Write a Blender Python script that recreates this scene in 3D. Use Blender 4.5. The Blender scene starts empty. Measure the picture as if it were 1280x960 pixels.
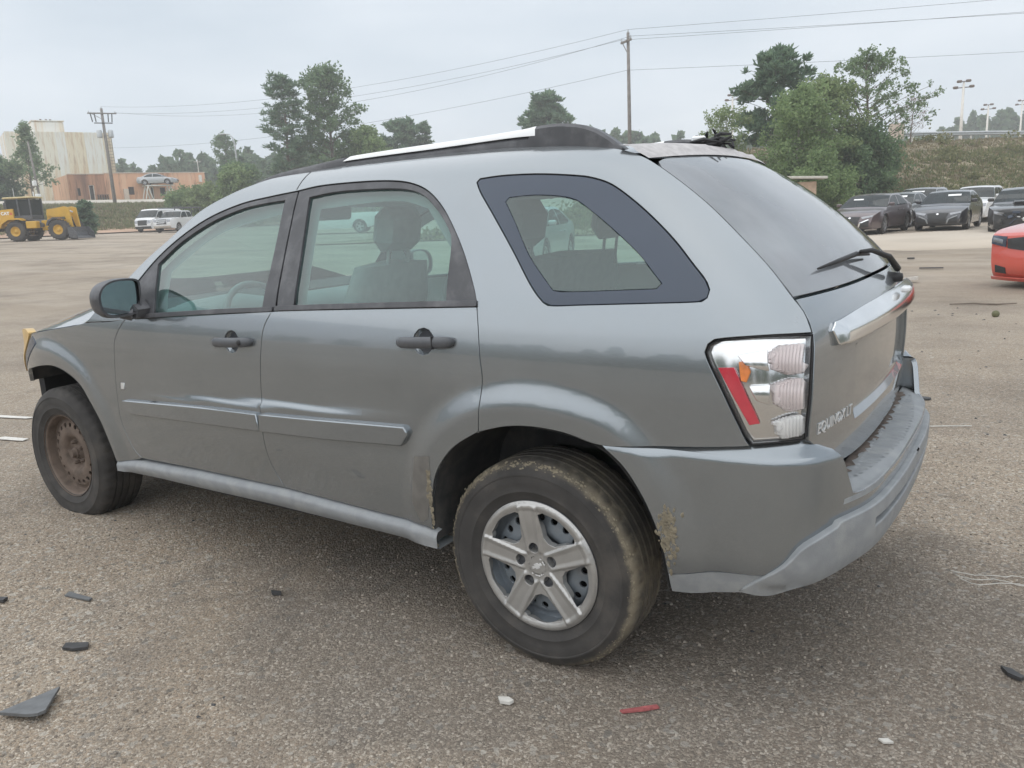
import bpy, math, random
import numpy as np
from mathutils import Vector, Matrix, geometry
random.seed(7); rng = np.random.default_rng(11)
R = math.radians
scene = bpy.context.scene
COL = scene.collection

# ------------------------------------------------------------------ camera
cam_d = bpy.data.cameras.new("camera"); cam = bpy.data.objects.new("camera", cam_d); COL.objects.link(cam)
CAM = np.array([2.73214, -2.88333, 1.46140])
YAW, PITCH, ROLL, FPX = -0.5935971, 0.2099880, -0.0486423, 1003.241
fw = np.array([math.sin(YAW)*math.cos(PITCH), math.cos(YAW)*math.cos(PITCH), -math.sin(PITCH)])
rt = np.cross(fw, [0, 0, 1.0]); rt /= np.linalg.norm(rt); up = np.cross(rt, fw)
rt, up = rt*math.cos(ROLL)+up*math.sin(ROLL), -rt*math.sin(ROLL)+up*math.cos(ROLL)
m = Matrix.Identity(4)
for i in range(3):
    m[i][0], m[i][1], m[i][2], m[i][3] = rt[i], up[i], -fw[i], CAM[i]
cam.matrix_world = m
cam_d.sensor_width = 36.0; cam_d.lens = FPX*36/1280
cam_d.clip_start = 0.05; cam_d.clip_end = 3000
scene.camera = cam

# ------------------------------------------------------------------ sky, sun, exposure
SUN_EL, SUN_AZ = R(68), R(190)
world = bpy.data.worlds.new("World"); scene.world = world; world.use_nodes = True
wt = world.node_tree; wn = wt.nodes; wn.clear()
def N(nt, typ, **kw):
    n = nt.nodes.new(typ)
    for k, v in kw.items():
        if k.startswith('i_'): n.inputs[k[2:]].default_value = v
        else: setattr(n, k, v)
    return n
wo = N(wt, 'ShaderNodeOutputWorld')
sky = N(wt, 'ShaderNodeTexSky', sky_type='NISHITA', sun_disc=False, sun_elevation=SUN_EL, sun_rotation=SUN_AZ, air_density=1.0, dust_density=4.0)
bg1 = N(wt, 'ShaderNodeBackground'); bg1.inputs['Strength'].default_value = 0.06
wt.links.new(sky.outputs[0], bg1.inputs['Color'])
tc = N(wt, 'ShaderNodeTexCoord'); mp = N(wt, 'ShaderNodeMapping'); mp.inputs['Scale'].default_value = (1, 1, 4.0)
wt.links.new(tc.outputs['Generated'], mp.inputs[0])
no = N(wt, 'ShaderNodeTexNoise'); no.inputs['Scale'].default_value = 2.2; no.inputs['Detail'].default_value = 5; no.inputs['Roughness'].default_value = .5
wt.links.new(mp.outputs[0], no.inputs['Vector'])
cr = N(wt, 'ShaderNodeValToRGB')
cr.color_ramp.elements[0].position = .30; cr.color_ramp.elements[0].color = (.485, .55, .615, 1)
cr.color_ramp.elements[1].position = .72; cr.color_ramp.elements[1].color = (.66, .705, .755, 1)
wt.links.new(no.outputs['Fac'], cr.inputs[0])
bg2 = N(wt, 'ShaderNodeBackground'); bg2.inputs['Strength'].default_value = 1.0
wt.links.new(cr.outputs[0], bg2.inputs['Color'])
mx = N(wt, 'ShaderNodeMixShader'); mx.inputs[0].default_value = .9
wt.links.new(bg1.outputs[0], mx.inputs[1]); wt.links.new(bg2.outputs[0], mx.inputs[2]); wt.links.new(mx.outputs[0], wo.inputs[0])
sun_d = bpy.data.lights.new("sun", 'SUN'); sun_d.energy = 1.5; sun_d.angle = R(125); sun_d.color = (1.0, .97, .92)
sun = bpy.data.objects.new("sun", sun_d); COL.objects.link(sun)
sdir = Vector((math.sin(SUN_AZ)*math.cos(SUN_EL), math.cos(SUN_AZ)*math.cos(SUN_EL), math.sin(SUN_EL)))
sun.rotation_euler = sdir.to_track_quat('Z', 'Y').to_euler(); sun.location = (0, 0, 60)
vs = scene.view_settings; vs.view_transform = 'Standard'; vs.look = 'None'; vs.exposure = 0.52; vs.gamma = 1.0; vs.use_curve_mapping = False
scene.cycles.max_bounces = 10; scene.cycles.transparent_max_bounces = 16
scene.cycles.use_denoising = True; scene.cycles.volume_bounces = 2

# ------------------------------------------------------------------ helpers
def empty(name, loc=(0, 0, 0), rz=0.0, label=None, cat=None, group=None, parent=None):
    o = bpy.data.objects.new(name, None); COL.objects.link(o); o.location = loc; o.rotation_euler = (0, 0, rz)
    o.empty_display_size = .2
    tag(o, label, cat, group); o.parent = parent
    return o
def tag(o, label=None, cat=None, group=None, kind=None):
    if label: o['label'] = label
    if cat: o['category'] = cat
    if group: o['group'] = group
    if kind: o['kind'] = kind
    return o
def mk(name, verts, faces, mat, parent=None, smooth=False, normals=None, autos=None):
    me = bpy.data.meshes.new(name)
    me.from_pydata([tuple(map(float, v)) for v in verts], [], [tuple(map(int, f)) for f in faces])
    if mat is not None:
        for mm in (mat if isinstance(mat, (list, tuple)) else [mat]): me.materials.append(mm)
    if smooth: me.polygons.foreach_set('use_smooth', [True]*len(me.polygons))
    me.update()
    if normals is not None: me.normals_split_custom_set([tuple(n) for n in normals])
    elif autos: me.set_sharp_from_angle(angle=R(autos))
    o = bpy.data.objects.new(name, me); COL.objects.link(o); o.parent = parent
    return o
class MB:
    """collects simple solids, then builds one mesh object"""
    def __init__(s): s.v = []; s.f = []
    def add(s, v, f):
        b = len(s.v); s.v += [tuple(map(float, p)) for p in v]; s.f += [tuple(b+int(i) for i in q) for q in f]; return s
    def box(s, c, d, rot=None, bev=0.0):
        x, y, z = [q/2 for q in d]
        if bev > 0:
            b = min(bev, x*.9, y*.9, z*.9); P = []
            for sx in (-1, 1):
                for sy in (-1, 1):
                    for sz in (-1, 1):
                        P += [(sx*x, sy*(y-b), sz*(z-b)), (sx*(x-b), sy*y, sz*(z-b)), (sx*(x-b), sy*(y-b), sz*z)]
            def id(sx, sy, sz, k): return (((sx > 0)*2+(sy > 0))*2+(sz > 0))*3+k
            F = []
            for q in (-1, 1):
                F.append([id(q, -1, -1, 0), id(q, 1, -1, 0), id(q, 1, 1, 0), id(q, -1, 1, 0)][::q])
                F.append([id(-1, q, -1, 1), id(-1, q, 1, 1), id(1, q, 1, 1), id(1, q, -1, 1)][::q])
                F.append([id(-1, -1, q, 2), id(1, -1, q, 2), id(1, 1, q, 2), id(-1, 1, q, 2)][::q])
                for w in (-1, 1):
                    F.append([id(q, w, -1, 0), id(q, w, 1, 0), id(q, w, 1, 1), id(q, w, -1, 1)][::q*w])
                    F.append([id(q, -1, w, 2), id(q, 1, w, 2), id(q, 1, w, 0), id(q, -1, w, 0)][::q*w])
                    F.append([id(-1, q, w, 1), id(1, q, w, 1), id(1, q, w, 2), id(-1, q, w, 2)][::q*w])
            for sx in (-1, 1):
                for sy in (-1, 1):
                    for sz in (-1, 1): F.append([id(sx, sy, sz, 0), id(sx, sy, sz, 1), id(sx, sy, sz, 2)][::sx*sy*sz])
        else:
            P = [(sx*x, sy*y, sz*z) for sx in (-1, 1) for sy in (-1, 1) for sz in (-1, 1)]
            F = [(0, 1, 3, 2), (4, 6, 7, 5), (0, 4, 5, 1), (2, 3, 7, 6), (0, 2, 6, 4), (1, 5, 7, 3)]
        M_ = rot if rot is not None else Matrix.Identity(3)
        s.add([tuple((M_ @ Vector(p)) + Vector(c)) for p in P], F); return s
    def tube(s, pts, r, n=8, cap=True):
        pts = [Vector(p) for p in pts]; rr = r if isinstance(r, (list, tuple)) else [r]*len(pts)
        V = []; F = []; ref = None
        for i, p in enumerate(pts):
            t = (pts[min(i+1, len(pts)-1)]-pts[max(i-1, 0)]).normalized()
            if ref is None: ref = t.orthogonal().normalized()
            ref = (ref - t*ref.dot(t)); ref = ref.normalized() if ref.length > 1e-6 else t.orthogonal().normalized()
            b = t.cross(ref)
            for k in range(n):
                a = 2*math.pi*k/n; V.append(tuple(p+(ref*math.cos(a)+b*math.sin(a))*rr[i]))
        for i in range(len(pts)-1):
            for k in range(n):
                a, c = i*n+k, i*n+(k+1) % n; F.append((a, c, c+n, a+n))
        if cap: F += [tuple(range(n))[::-1], tuple(range((len(pts)-1)*n, len(pts)*n))]
        s.add(V, F); return s
    def lathe(s, prof, n=32, axis='y', c=(0, 0, 0), closed=False):
        """prof: (radius, offset along axis)"""
        V = []; F = []; k = len(prof)
        for i in range(n):
            a = 2*math.pi*i/n; ca, sa = math.cos(a), math.sin(a)
            for r, o in prof:
                p = {'y': (r*ca, o, r*sa), 'z': (r*ca, r*sa, o), 'x': (o, r*ca, r*sa)}[axis]
                V.append((p[0]+c[0], p[1]+c[1], p[2]+c[2]))
        for i in range(n):
            j = (i+1) % n
            for q in range(k if closed else k-1):
                w = (q+1) % k; F.append((i*k+q, i*k+w, j*k+w, j*k+q))
        s.add(V, F); return s
    def prism(s, poly, d, axis='y', c=(0, 0, 0), bev=0.0):
        """2D polygon extruded along axis, centred; poly in the two other axes in order"""
        n = len(poly); V = []
        for h in (-d/2, d/2):
            for a, b in poly:
                V.append({'y': (a+c[0], h+c[1], b+c[2]), 'z': (a+c[0], b+c[1], h+c[2]), 'x': (h+c[0], a+c[1], b+c[2])}[axis])
        F = [tuple(range(n)), tuple(range(n, 2*n))[::-1]]+[(i, i+n, (i+1) % n+n, (i+1) % n) for i in range(n)]
        s.add(V, F); return s
    def build(s, name, mat, parent=None, smooth=False, autos=None):
        o = mk(name, s.v, s.f, mat, parent, smooth=smooth or bool(autos), autos=autos)
        return o
def fixn(o):
    import bmesh
    bm = bmesh.new(); bm.from_mesh(o.data); bmesh.ops.recalc_face_normals(bm, faces=bm.faces); bm.to_mesh(o.data); bm.free(); return o
def copy_tree(o, parent=None):
    c = o.copy(); COL.objects.link(c); c.parent = parent
    for ch in [q for q in o.children]: copy_tree(ch, c)
    return c

# ------------------------------------------------------------------ materials
MATS = {}
def pbsdf(name, color=(.5, .5, .5), rough=.5, metal=0.0, **kw):
    mt = bpy.data.materials.new(name); mt.use_nodes = True; nt = mt.node_tree
    b = nt.nodes['Principled BSDF']; b.inputs['Base Color'].default_value = (*color, 1); b.inputs['Roughness'].default_value = rough; b.inputs['Metallic'].default_value = metal
    for k, v in kw.items():
        b.inputs[k].default_value = v
    MATS[name] = mt
    return mt, nt, b
def grain(nt, b, color, var=.25, scale=8, detail=4, bump=0.0, bscale=60, coord='Object', dirt=None, dirt_amt=.5, rough=None):
    """noise variation of base colour + fine bump + optional dirt patches"""
    tc = N(nt, 'ShaderNodeTexCoord'); n1 = N(nt, 'ShaderNodeTexNoise'); n1.inputs['Scale'].default_value = scale; n1.inputs['Detail'].default_value = detail
    nt.links.new(tc.outputs[coord], n1.inputs['Vector'])
    r = N(nt, 'ShaderNodeValToRGB'); c = np.array(color)
    r.color_ramp.elements[0].position = .3; r.color_ramp.elements[1].position = .7
    r.color_ramp.elements[0].color = (*np.clip(c*(1-var), 0, 1), 1); r.color_ramp.elements[1].color = (*np.clip(c*(1+var), 0, 1), 1)
    nt.links.new(n1.outputs['Fac'], r.inputs[0]); out = r.outputs[0]
    if dirt is not None:
        n2 = N(nt, 'ShaderNodeTexNoise'); n2.inputs['Scale'].default_value = scale*.5; n2.inputs['Detail'].default_value = 8; n2.inputs['Roughness'].default_value = .7
        nt.links.new(tc.outputs[coord], n2.inputs['Vector'])
        mr = N(nt, 'ShaderNodeMapRange'); mr.inputs['From Min'].default_value = .48; mr.inputs['From Max'].default_value = .7; mr.inputs['To Max'].default_value = dirt_amt
        nt.links.new(n2.outputs['Fac'], mr.inputs['Value'])
        mi = N(nt, 'ShaderNodeMixRGB'); mi.inputs['Color2'].default_value = (*dirt, 1)
        nt.links.new(mr.outputs[0], mi.inputs['Fac']); nt.links.new(out, mi.inputs['Color1']); out = mi.outputs[0]
    nt.links.new(out, b.inputs['Base Color'])
    if bump > 0:
        n3 = N(nt, 'ShaderNodeTexNoise'); n3.inputs['Scale'].default_value = bscale; n3.inputs['Detail'].default_value = 3
        nt.links.new(tc.outputs[coord], n3.inputs['Vector'])
        bp = N(nt, 'ShaderNodeBump'); bp.inputs['Strength'].default_value = bump; bp.inputs['Distance'].default_value = .01
        nt.links.new(n3.outputs['Fac'], bp.inputs['Height']); nt.links.new(bp.outputs[0], b.inputs['Normal'])
def mat(name, color, rough=.5, metal=0.0, var=.15, scale=8, bump=0.0, bscale=60, dirt=None, dirt_amt=.5, **kw):
    if name in MATS: return MATS[name]
    mt, nt, b = pbsdf(name, color, rough, metal, **kw)
    grain(nt, b, color, var, scale, bump=bump, bscale=bscale, dirt=dirt, dirt_amt=dirt_amt)
    return mt
def glassmat(name, tint=(.75, .86, .82), dust=.12, dustc=(.55, .66, .64), refl=1.0, rough=.0):
    mt = bpy.data.materials.new(name); mt.use_nodes = True; nt = mt.node_tree; nt.nodes.clear()
    out = N(nt, 'ShaderNodeOutputMaterial'); tr = N(nt, 'ShaderNodeBsdfTransparent'); tr.inputs[0].default_value = (*tint, 1)
    gl = N(nt, 'ShaderNodeBsdfGlossy'); gl.inputs['Roughness'].default_value = rough
    fr = N(nt, 'ShaderNodeFresnel'); ge = N(nt, 'ShaderNodeNewGeometry'); io = N(nt, 'ShaderNodeMapRange'); io.inputs['To Min'].default_value = 1.5; io.inputs['To Max'].default_value = 1/1.5
    nt.links.new(ge.outputs['Backfacing'], io.inputs['Value']); nt.links.new(io.outputs[0], fr.inputs['IOR'])   # a pane reflects alike from both sides
    mu = N(nt, 'ShaderNodeMath', operation='MULTIPLY', use_clamp=True); mu.inputs[1].default_value = refl
    nt.links.new(fr.outputs[0], mu.inputs[0])
    df = N(nt, 'ShaderNodeBsdfDiffuse'); df.inputs[0].default_value = (*dustc, 1)
    tcx = N(nt, 'ShaderNodeTexCoord'); ns = N(nt, 'ShaderNodeTexNoise'); ns.inputs['Scale'].default_value = 3.5; ns.inputs['Detail'].default_value = 6
    nt.links.new(tcx.outputs['Object'], ns.inputs['Vector'])
    mr = N(nt, 'ShaderNodeMapRange'); mr.inputs['From Min'].default_value = .3; mr.inputs['From Max'].default_value = .7; mr.inputs['To Min'].default_value = dust*.75; mr.inputs['To Max'].default_value = dust*1.25
    nt.links.new(ns.outputs['Fac'], mr.inputs['Value'])
    m1 = N(nt, 'ShaderNodeMixShader'); nt.links.new(mr.outputs[0], m1.inputs[0]); nt.links.new(tr.outputs[0], m1.inputs[1]); nt.links.new(df.outputs[0], m1.inputs[2])
    m2 = N(nt, 'ShaderNodeMixShader'); nt.links.new(mu.outputs[0], m2.inputs[0]); nt.links.new(m1.outputs[0], m2.inputs[1]); nt.links.new(gl.outputs[0], m2.inputs[2])
    nt.links.new(m2.outputs[0], out.inputs[0]); MATS[name] = mt
    return mt
def carpaint(name, color, metal=.5, rough=.38, dirt=.10, dust=1.0):
    mt, nt, b = pbsdf(name, color, rough, metal); b.inputs['Coat Weight'].default_value = 1.0; b.inputs['Coat IOR'].default_value = 1.6; b.inputs['Coat Roughness'].default_value = .06
    tc = N(nt, 'ShaderNodeTexCoord'); n1 = N(nt, 'ShaderNodeTexNoise'); n1.inputs['Scale'].default_value = 2.5; n1.inputs['Detail'].default_value = 8; n1.inputs['Roughness'].default_value = .65
    nt.links.new(tc.outputs['Object'], n1.inputs['Vector'])
    mr = N(nt, 'ShaderNodeMapRange'); mr.inputs['From Min'].default_value = .45; mr.inputs['From Max'].default_value = .75; mr.inputs['To Max'].default_value = dirt*2.2
    nt.links.new(n1.outputs['Fac'], mr.inputs['Value'])
    mi = N(nt, 'ShaderNodeMixRGB'); mi.inputs['Color1'].default_value = (*color, 1); mi.inputs['Color2'].default_value = (.30, .28, .25, 1)
    nt.links.new(mr.outputs[0], mi.inputs['Fac']); nt.links.new(mi.outputs[0], b.inputs['Base Color'])
    r2 = N(nt, 'ShaderNodeMapRange'); r2.inputs['To Min'].default_value = rough-.04; r2.inputs['To Max'].default_value = rough+.08
    nt.links.new(n1.outputs['Fac'], r2.inputs['Value']); nt.links.new(r2.outputs[0], b.inputs['Roughness'])
    r3 = N(nt, 'ShaderNodeMapRange'); r3.inputs['From Min'].default_value = .3; r3.inputs['From Max'].default_value = .8; r3.inputs['To Min'].default_value = .015; r3.inputs['To Max'].default_value = .07
    nt.links.new(n1.outputs['Fac'], r3.inputs['Value']); nt.links.new(r3.outputs[0], b.inputs['Coat Roughness'])
    df = N(nt, 'ShaderNodeBsdfDiffuse'); df.inputs[0].default_value = (.40, .40, .395, 1)
    n5 = N(nt, 'ShaderNodeTexNoise'); n5.inputs['Scale'].default_value = 6; n5.inputs['Detail'].default_value = 9; n5.inputs['Roughness'].default_value = .72; nt.links.new(tc.outputs['Object'], n5.inputs['Vector'])
    r5 = N(nt, 'ShaderNodeMapRange'); r5.inputs['From Min'].default_value = .3; r5.inputs['From Max'].default_value = .75; r5.inputs['To Min'].default_value = .03*dust; r5.inputs['To Max'].default_value = .13*dust; nt.links.new(n5.outputs['Fac'], r5.inputs['Value'])
    ms = N(nt, 'ShaderNodeMixShader'); nt.links.new(r5.outputs[0], ms.inputs[0]); nt.links.new(b.outputs[0], ms.inputs[1]); nt.links.new(df.outputs[0], ms.inputs[2]); nt.links.new(ms.outputs[0], nt.nodes['Material Output'].inputs[0])
    return mt

# ------------------------------------------------------------------ surface panels
def pch(xs,ys):
    xs=np.array(xs,float);ys=np.array(ys,float);h=np.diff(xs);d=np.diff(ys)/h
    m=np.zeros_like(xs)
    for i in range(1,len(xs)-1):
        if d[i-1]*d[i]>0:
            w1=2*h[i]+h[i-1];w2=h[i]+2*h[i-1];m[i]=(w1+w2)/(w1/d[i-1]+w2/d[i])
    m[0]=d[0];m[-1]=d[-1]
    def f(x):
        x=np.clip(x,xs[0],xs[-1]);i=np.clip(np.searchsorted(xs,x)-1,0,len(xs)-2)
        t=(x-xs[i])/h[i]
        return (1+2*t)*(1-t)**2*ys[i]+t*(1-t)**2*h[i]*m[i]+t*t*(3-2*t)*ys[i+1]+t*t*(t-1)*h[i]*m[i+1]
    return f
def sst(a,b,x):
    t=np.clip((x-a)/(b-a),0,1);return t*t*(3-2*t)
w0=pch([.20,.33,.42,.55,.70,.82,.93,1.02,1.10,1.18,1.30,1.45,1.56,1.62,1.66,1.69,1.72],
       [.835,.862,.878,.892,.900,.904,.905,.900,.888,.866,.815,.745,.690,.650,.600,.52,.40])
tf=pch([-2.35,-2.2,-2.05,-1.95,-1.87,-1.8,-1.7,-1.55,-1.4,-1.2,-.9,-.6,-.2],[.60,.43,.27,.19,.147,.118,.088,.058,.040,.024,.010,.003,0])
xr=pch([.3,.8,.95,1.1,1.2,1.3,1.45,1.6,1.7],[2.36,2.36,2.35,2.325,2.27,2.20,2.06,1.88,1.70])
def corner(d):
    R=.34;u=np.clip((R-d)/R,0,.999)
    return .05*np.clip((1.3-d)/1.3,0,1)**2+.25*(1-np.sqrt(1-u**2.6))
def catmull(pts,n=8,closed=False):
    P=np.array(pts,float);N=len(P);out=[]
    for i in range(N if closed else N-1):
        if closed: p0,p1,p2,p3=P[i-1],P[i],P[(i+1)%N],P[(i+2)%N]
        else: p0,p1,p2,p3=P[max(i-1,0)],P[i],P[i+1],P[min(i+2,N-1)]
        for t in np.linspace(0,1,n,endpoint=False):
            out.append(.5*(2*p1+(p2-p0)*t+(2*p0-5*p1+4*p2-p3)*t*t+(3*p1-p0-3*p2+p3)*t**3))
    if not closed: out.append(P[-1])
    return np.array(out)
RARCH=catmull([(1.035,.36),(1.034,.455),(1.047,.532),(1.077,.624),(1.152,.718),(1.254,.785),(1.366,.815),(1.465,.823),(1.574,.814),(1.678,.789),(1.751,.734),(1.805,.659),(1.843,.576),(1.866,.494),(1.879,.364)],4)
FARCH=catmull([(-1.90,.68),(-1.86,.735),(-1.78,.775),(-1.60,.812),(-1.42,.823),(-1.27,.803),(-1.14,.751),(-1.065,.665),(-1.004,.568),(-.972,.474),(-.955,.36)],4)
def pld(x,z,PL):
    x=np.asarray(x,float);z=np.asarray(z,float);b=np.full(np.broadcast(x,z).shape,9.)
    for (ax,az),(bx,bz) in zip(PL[:-1],PL[1:]):
        dx,dz=bx-ax,bz-az;t=np.clip(((x-ax)*dx+(z-az)*dz)/(dx*dx+dz*dz),0,1)
        b=np.minimum(b,np.hypot(x-ax-t*dx,z-az-t*dz))
    return b
def flare(x,z):
    r=0
    for PL,a,cx in ((RARCH,.020,1.45),(FARCH,.018,-1.42)):
        d=pld(x,z,PL)
        ins=((x-cx)**2/.45**2+(z-.36)**2/.47**2)<.98
        d=np.where(ins,0,d)
        r=r+a*(1-sst(.05,.15,d))
    return r
la=pch([-.75,-.4,0,.25,.5,.8,1.0],[0,.006,.012,.014,.013,.005,0])
lz=pch([-.75,.2,.95],[.722,.768,.792])
def ledge(x,z):
    c=lz(x);return la(x)*sst(.032,0,z-c)*sst(.48,.66,z)
def W(x,z): return w0(z)-tf(x)-corner(xr(z)-x)+flare(x,z)+ledge(x,z)
# tailgate
TZ=[.70,.79,.859,.963,1.063,1.124,1.172,1.214,1.288,1.366,1.45,1.523,1.586,1.622,1.66]
TX=[2.235,2.243,2.247,2.251,2.248,2.239,2.215,2.18,2.115,2.033,1.937,1.84,1.743,1.673,1.59]
TY=[.815,.815,.813,.803,.783,.763,.75,.737,.717,.693,.662,.636,.61,.59,.565]
tgx=pch(TZ,TX);tgy=pch(TZ,TY)
tgb=pch([.7,1.1,1.25,1.65],[.06,.065,.075,.09])
def TG(y,z):
    q=np.abs(y)/tgy(z);return tgx(z)+tgb(z)*(1-q**2.2)
def smooth_closed(poly, h, ang=32):
    """closed outline: smooth between sharp corners, resampled at about h"""
    P = np.array(poly, float); n = len(P)
    d1 = P-np.roll(P, 1, 0); d2 = np.roll(P, -1, 0)-P
    a = np.abs((np.degrees(np.arctan2(d2[:, 1], d2[:, 0])-np.arctan2(d1[:, 1], d1[:, 0]))+180) % 360-180)
    C = [i for i in range(n) if a[i] > ang]
    if len(C) < 2:
        Q = catmull(P, 10, closed=True); C = None; segs = [np.vstack([Q, Q[:1]])]
    else:
        segs = []
        for k, i in enumerate(C):
            j = C[(k+1) % len(C)]
            idx = [i]
            while idx[-1] != j or len(idx) == 1: idx.append((idx[-1]+1) % n)
            S = P[idx]; segs.append(catmull(S, 10) if len(S) > 2 else S)
    out = []
    for S in segs:
        L = np.r_[0, np.cumsum(np.hypot(*np.diff(S, axis=0).T))]; m_ = max(1, int(round(L[-1]/h)))
        t = np.linspace(0, L[-1], m_+1)[:-1]
        out.append(np.c_[np.interp(t, L, S[:, 0]), np.interp(t, L, S[:, 1])])
    Q = np.vstack(out)
    A = .5*np.sum(Q[:, 0]*np.roll(Q[:, 1], -1)-Q[:, 1]*np.roll(Q[:, 0], -1))
    return Q if A > 0 else Q[::-1]
def inset_poly(Q, d):
    e = np.roll(Q, -1, 0)-Q; e /= (np.hypot(*e.T)[:, None]+1e-12); nrm = np.c_[-e[:, 1], e[:, 0]]
    b = nrm+np.roll(nrm, 1, 0); l2 = (b**2).sum(1)
    b = b/np.maximum(l2, .5)[:, None]*2
    return Q+b*d
def inpoly(p, Q):
    x, y = p[:, 0][:, None], p[:, 1][:, None]; x1, y1 = Q[:, 0], Q[:, 1]; x2, y2 = np.roll(x1, -1), np.roll(y1, -1)
    c = ((y1 > y) != (y2 > y)) & (x < (x2-x1)*(y-y1)/(y2-y1+1e-15)+x1)
    return c.sum(1) % 2 == 1
def bdist(p, Q):
    a = Q; b = np.roll(Q, -1, 0); r = np.full(len(p), 9.)
    for i in range(len(a)):
        d = b[i]-a[i]; t = np.clip(((p-a[i])@d)/(d@d+1e-15), 0, 1); r = np.minimum(r, np.hypot(*(p-a[i]-t[:, None]*d).T))
    return r
def snormal(surf, uv, orient):
    e = 1e-3; u, v = uv[:, 0], uv[:, 1]
    n = np.cross(surf(u+e, v)-surf(u-e, v), surf(u, v+e)-surf(u, v-e)); n /= np.linalg.norm(n, axis=1)[:, None]+1e-12
    return n*orient
def panel(name, poly, surf, mt, parent, orient=1, holes=(), h=.025, inset=.0025, flange=.02, off=0.0, hflange=None, raw=False, edge=.0018):
    """a sheet cut from a curved surface: outline and holes in surface coordinates, with turned-in edges"""
    rings = [np.array(poly, float) if raw else smooth_closed(poly, h)]
    if inset: rings[0] = inset_poly(rings[0], inset)
    for q in holes:
        H = smooth_closed(q, min(h, .03)); rings.append(inset_poly(H, -inset) if inset else H)
    lo, hi = rings[0].min(0), rings[0].max(0)
    gx, gy = np.meshgrid(np.arange(lo[0], hi[0]+h, h), np.arange(lo[1], hi[1]+h, h*.866)); gx = gx+(np.arange(gx.shape[0])[:, None] % 2)*h*.5
    g = np.c_[gx.ravel(), gy.ravel()]; g = g[inpoly(g, rings[0])]
    for H in rings[1:]: g = g[~inpoly(g, H)]
    keep = np.ones(len(g), bool)
    for H in rings: keep &= bdist(g, H) > h*.55
    g = g[keep]
    pts = []; edges = []
    for H in rings:
        b = len(pts); pts += [tuple(p) for p in H]; edges += [(b+i, b+(i+1) % len(H)) for i in range(len(H))]
    nb = len(pts); pts += [tuple(p) for p in g]
    rv, re, rf, ov, oe, of = geometry.delaunay_2d_cdt([Vector(p) for p in pts], edges, [], 0, 1e-7)
    rv = np.array([tuple(p) for p in rv]); T = np.array([tuple(f) for f in rf if len(f) == 3])
    c = rv[T].mean(1); ok = inpoly(c, rings[0])
    for H in rings[1:]: ok &= ~inpoly(c, H)
    T = T[ok]
    S = surf(rv[:, 0], rv[:, 1]); Nn = snormal(surf, rv, orient); S = S+Nn*off
    fn = np.cross(S[T[:, 1]]-S[T[:, 0]], S[T[:, 2]]-S[T[:, 0]])
    flip = (fn*Nn[T[:, 0]]).sum(1) < 0; T[flip] = T[flip][:, ::-1]
    V = list(S); F = [tuple(t) for t in T]; LN = [Nn[i] for t in T for i in t]
    # edges
    cnt = {}
    for t in T:
        for a, b in ((t[0], t[1]), (t[1], t[2]), (t[2], t[0])): cnt[(a, b)] = 1
    be = [(a, b) for a, b in cnt if (b, a) not in cnt]
    if flange:
        out = {}
        for a, b in be:
            d = S[b]-S[a]
            for q in (a, b):
                o = np.cross(d, Nn[q]); o /= np.linalg.norm(o)+1e-12; out[q] = out.get(q, 0)+o
        ids = {}
        for q, o in out.items():
            o = o/(np.linalg.norm(o)+1e-12); ids[q] = (len(V), len(V)+1, o)
            V.append(S[q]+o*edge-Nn[q]*edge); V.append(S[q]+o*edge-Nn[q]*flange)
        for a, b in be:
            a1, a2, ao = ids[a]; b1, b2, bo = ids[b]
            F.append((a, a1, b1, b)); LN += [Nn[a], ao, bo, Nn[b]]
            F.append((a1, a2, b2, b1)); LN += [ao, ao, bo, bo]
    return mk(name, V, F, mt, parent, smooth=True, normals=LN)
def ribbon(name, rows, mt, parent, smooth=True, autos=None, flip=False):
    """grid of points rows[i][j] -> sheet"""
    A = np.array(rows, float); n, k = A.shape[:2]
    F = [(i*k+j, i*k+j+1, (i+1)*k+j+1, (i+1)*k+j) for i in range(n-1) for j in range(k-1)]
    if flip: F = [f[::-1] for f in F]
    return mk(name, A.reshape(-1, 3), F, mt, parent, smooth=smooth, autos=autos)
# ------------------------------------------------------------------ the grey SUV
M_paint = carpaint('grey_paint', (.250, .279, .304), metal=.84, rough=.22, dirt=.012)
M_primer = mat('body_underside', (.03, .03, .032), .8)
M_black = mat('black_trim', (.07, .072, .08), .42, var=.2, scale=14, dirt=(.19, .19, .20), dirt_amt=.5)
M_handle = mat('handle_grey', (.085, .09, .10), .38, var=.1, scale=30)
M_rubber = mat('black_rubber', (.02, .02, .022), .6)
M_greyplast = mat('grey_plastic', (.27, .285, .30), .55, var=.10, scale=18, bump=.15, bscale=260, dirt=(.36, .36, .35), dirt_amt=.5)
M_glass = glassmat('window_glass', (.60, .82, .78), dust=.10, dustc=(.40, .60, .59), refl=2.1)
M_tint = glassmat('tailgate_glass', (.10, .12, .13), dust=.52, dustc=(.44, .46, .49), refl=1.6, rough=.05)
M_frit = mat('glass_frit', (.052, .068, .098), .12, var=.05, scale=3)
M_chrome = mat('chrome', (.78, .79, .80), .12, 1.0, var=.06)
M_silver = mat('silver_rail', (.80, .81, .82), .35, .15, var=.04)
M_tyre = mat('tyre_rubber', (.050, .047, .045), .85, var=.25, scale=10, dirt=(.10, .088, .075), dirt_amt=.6, bump=.1, bscale=90)
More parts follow.
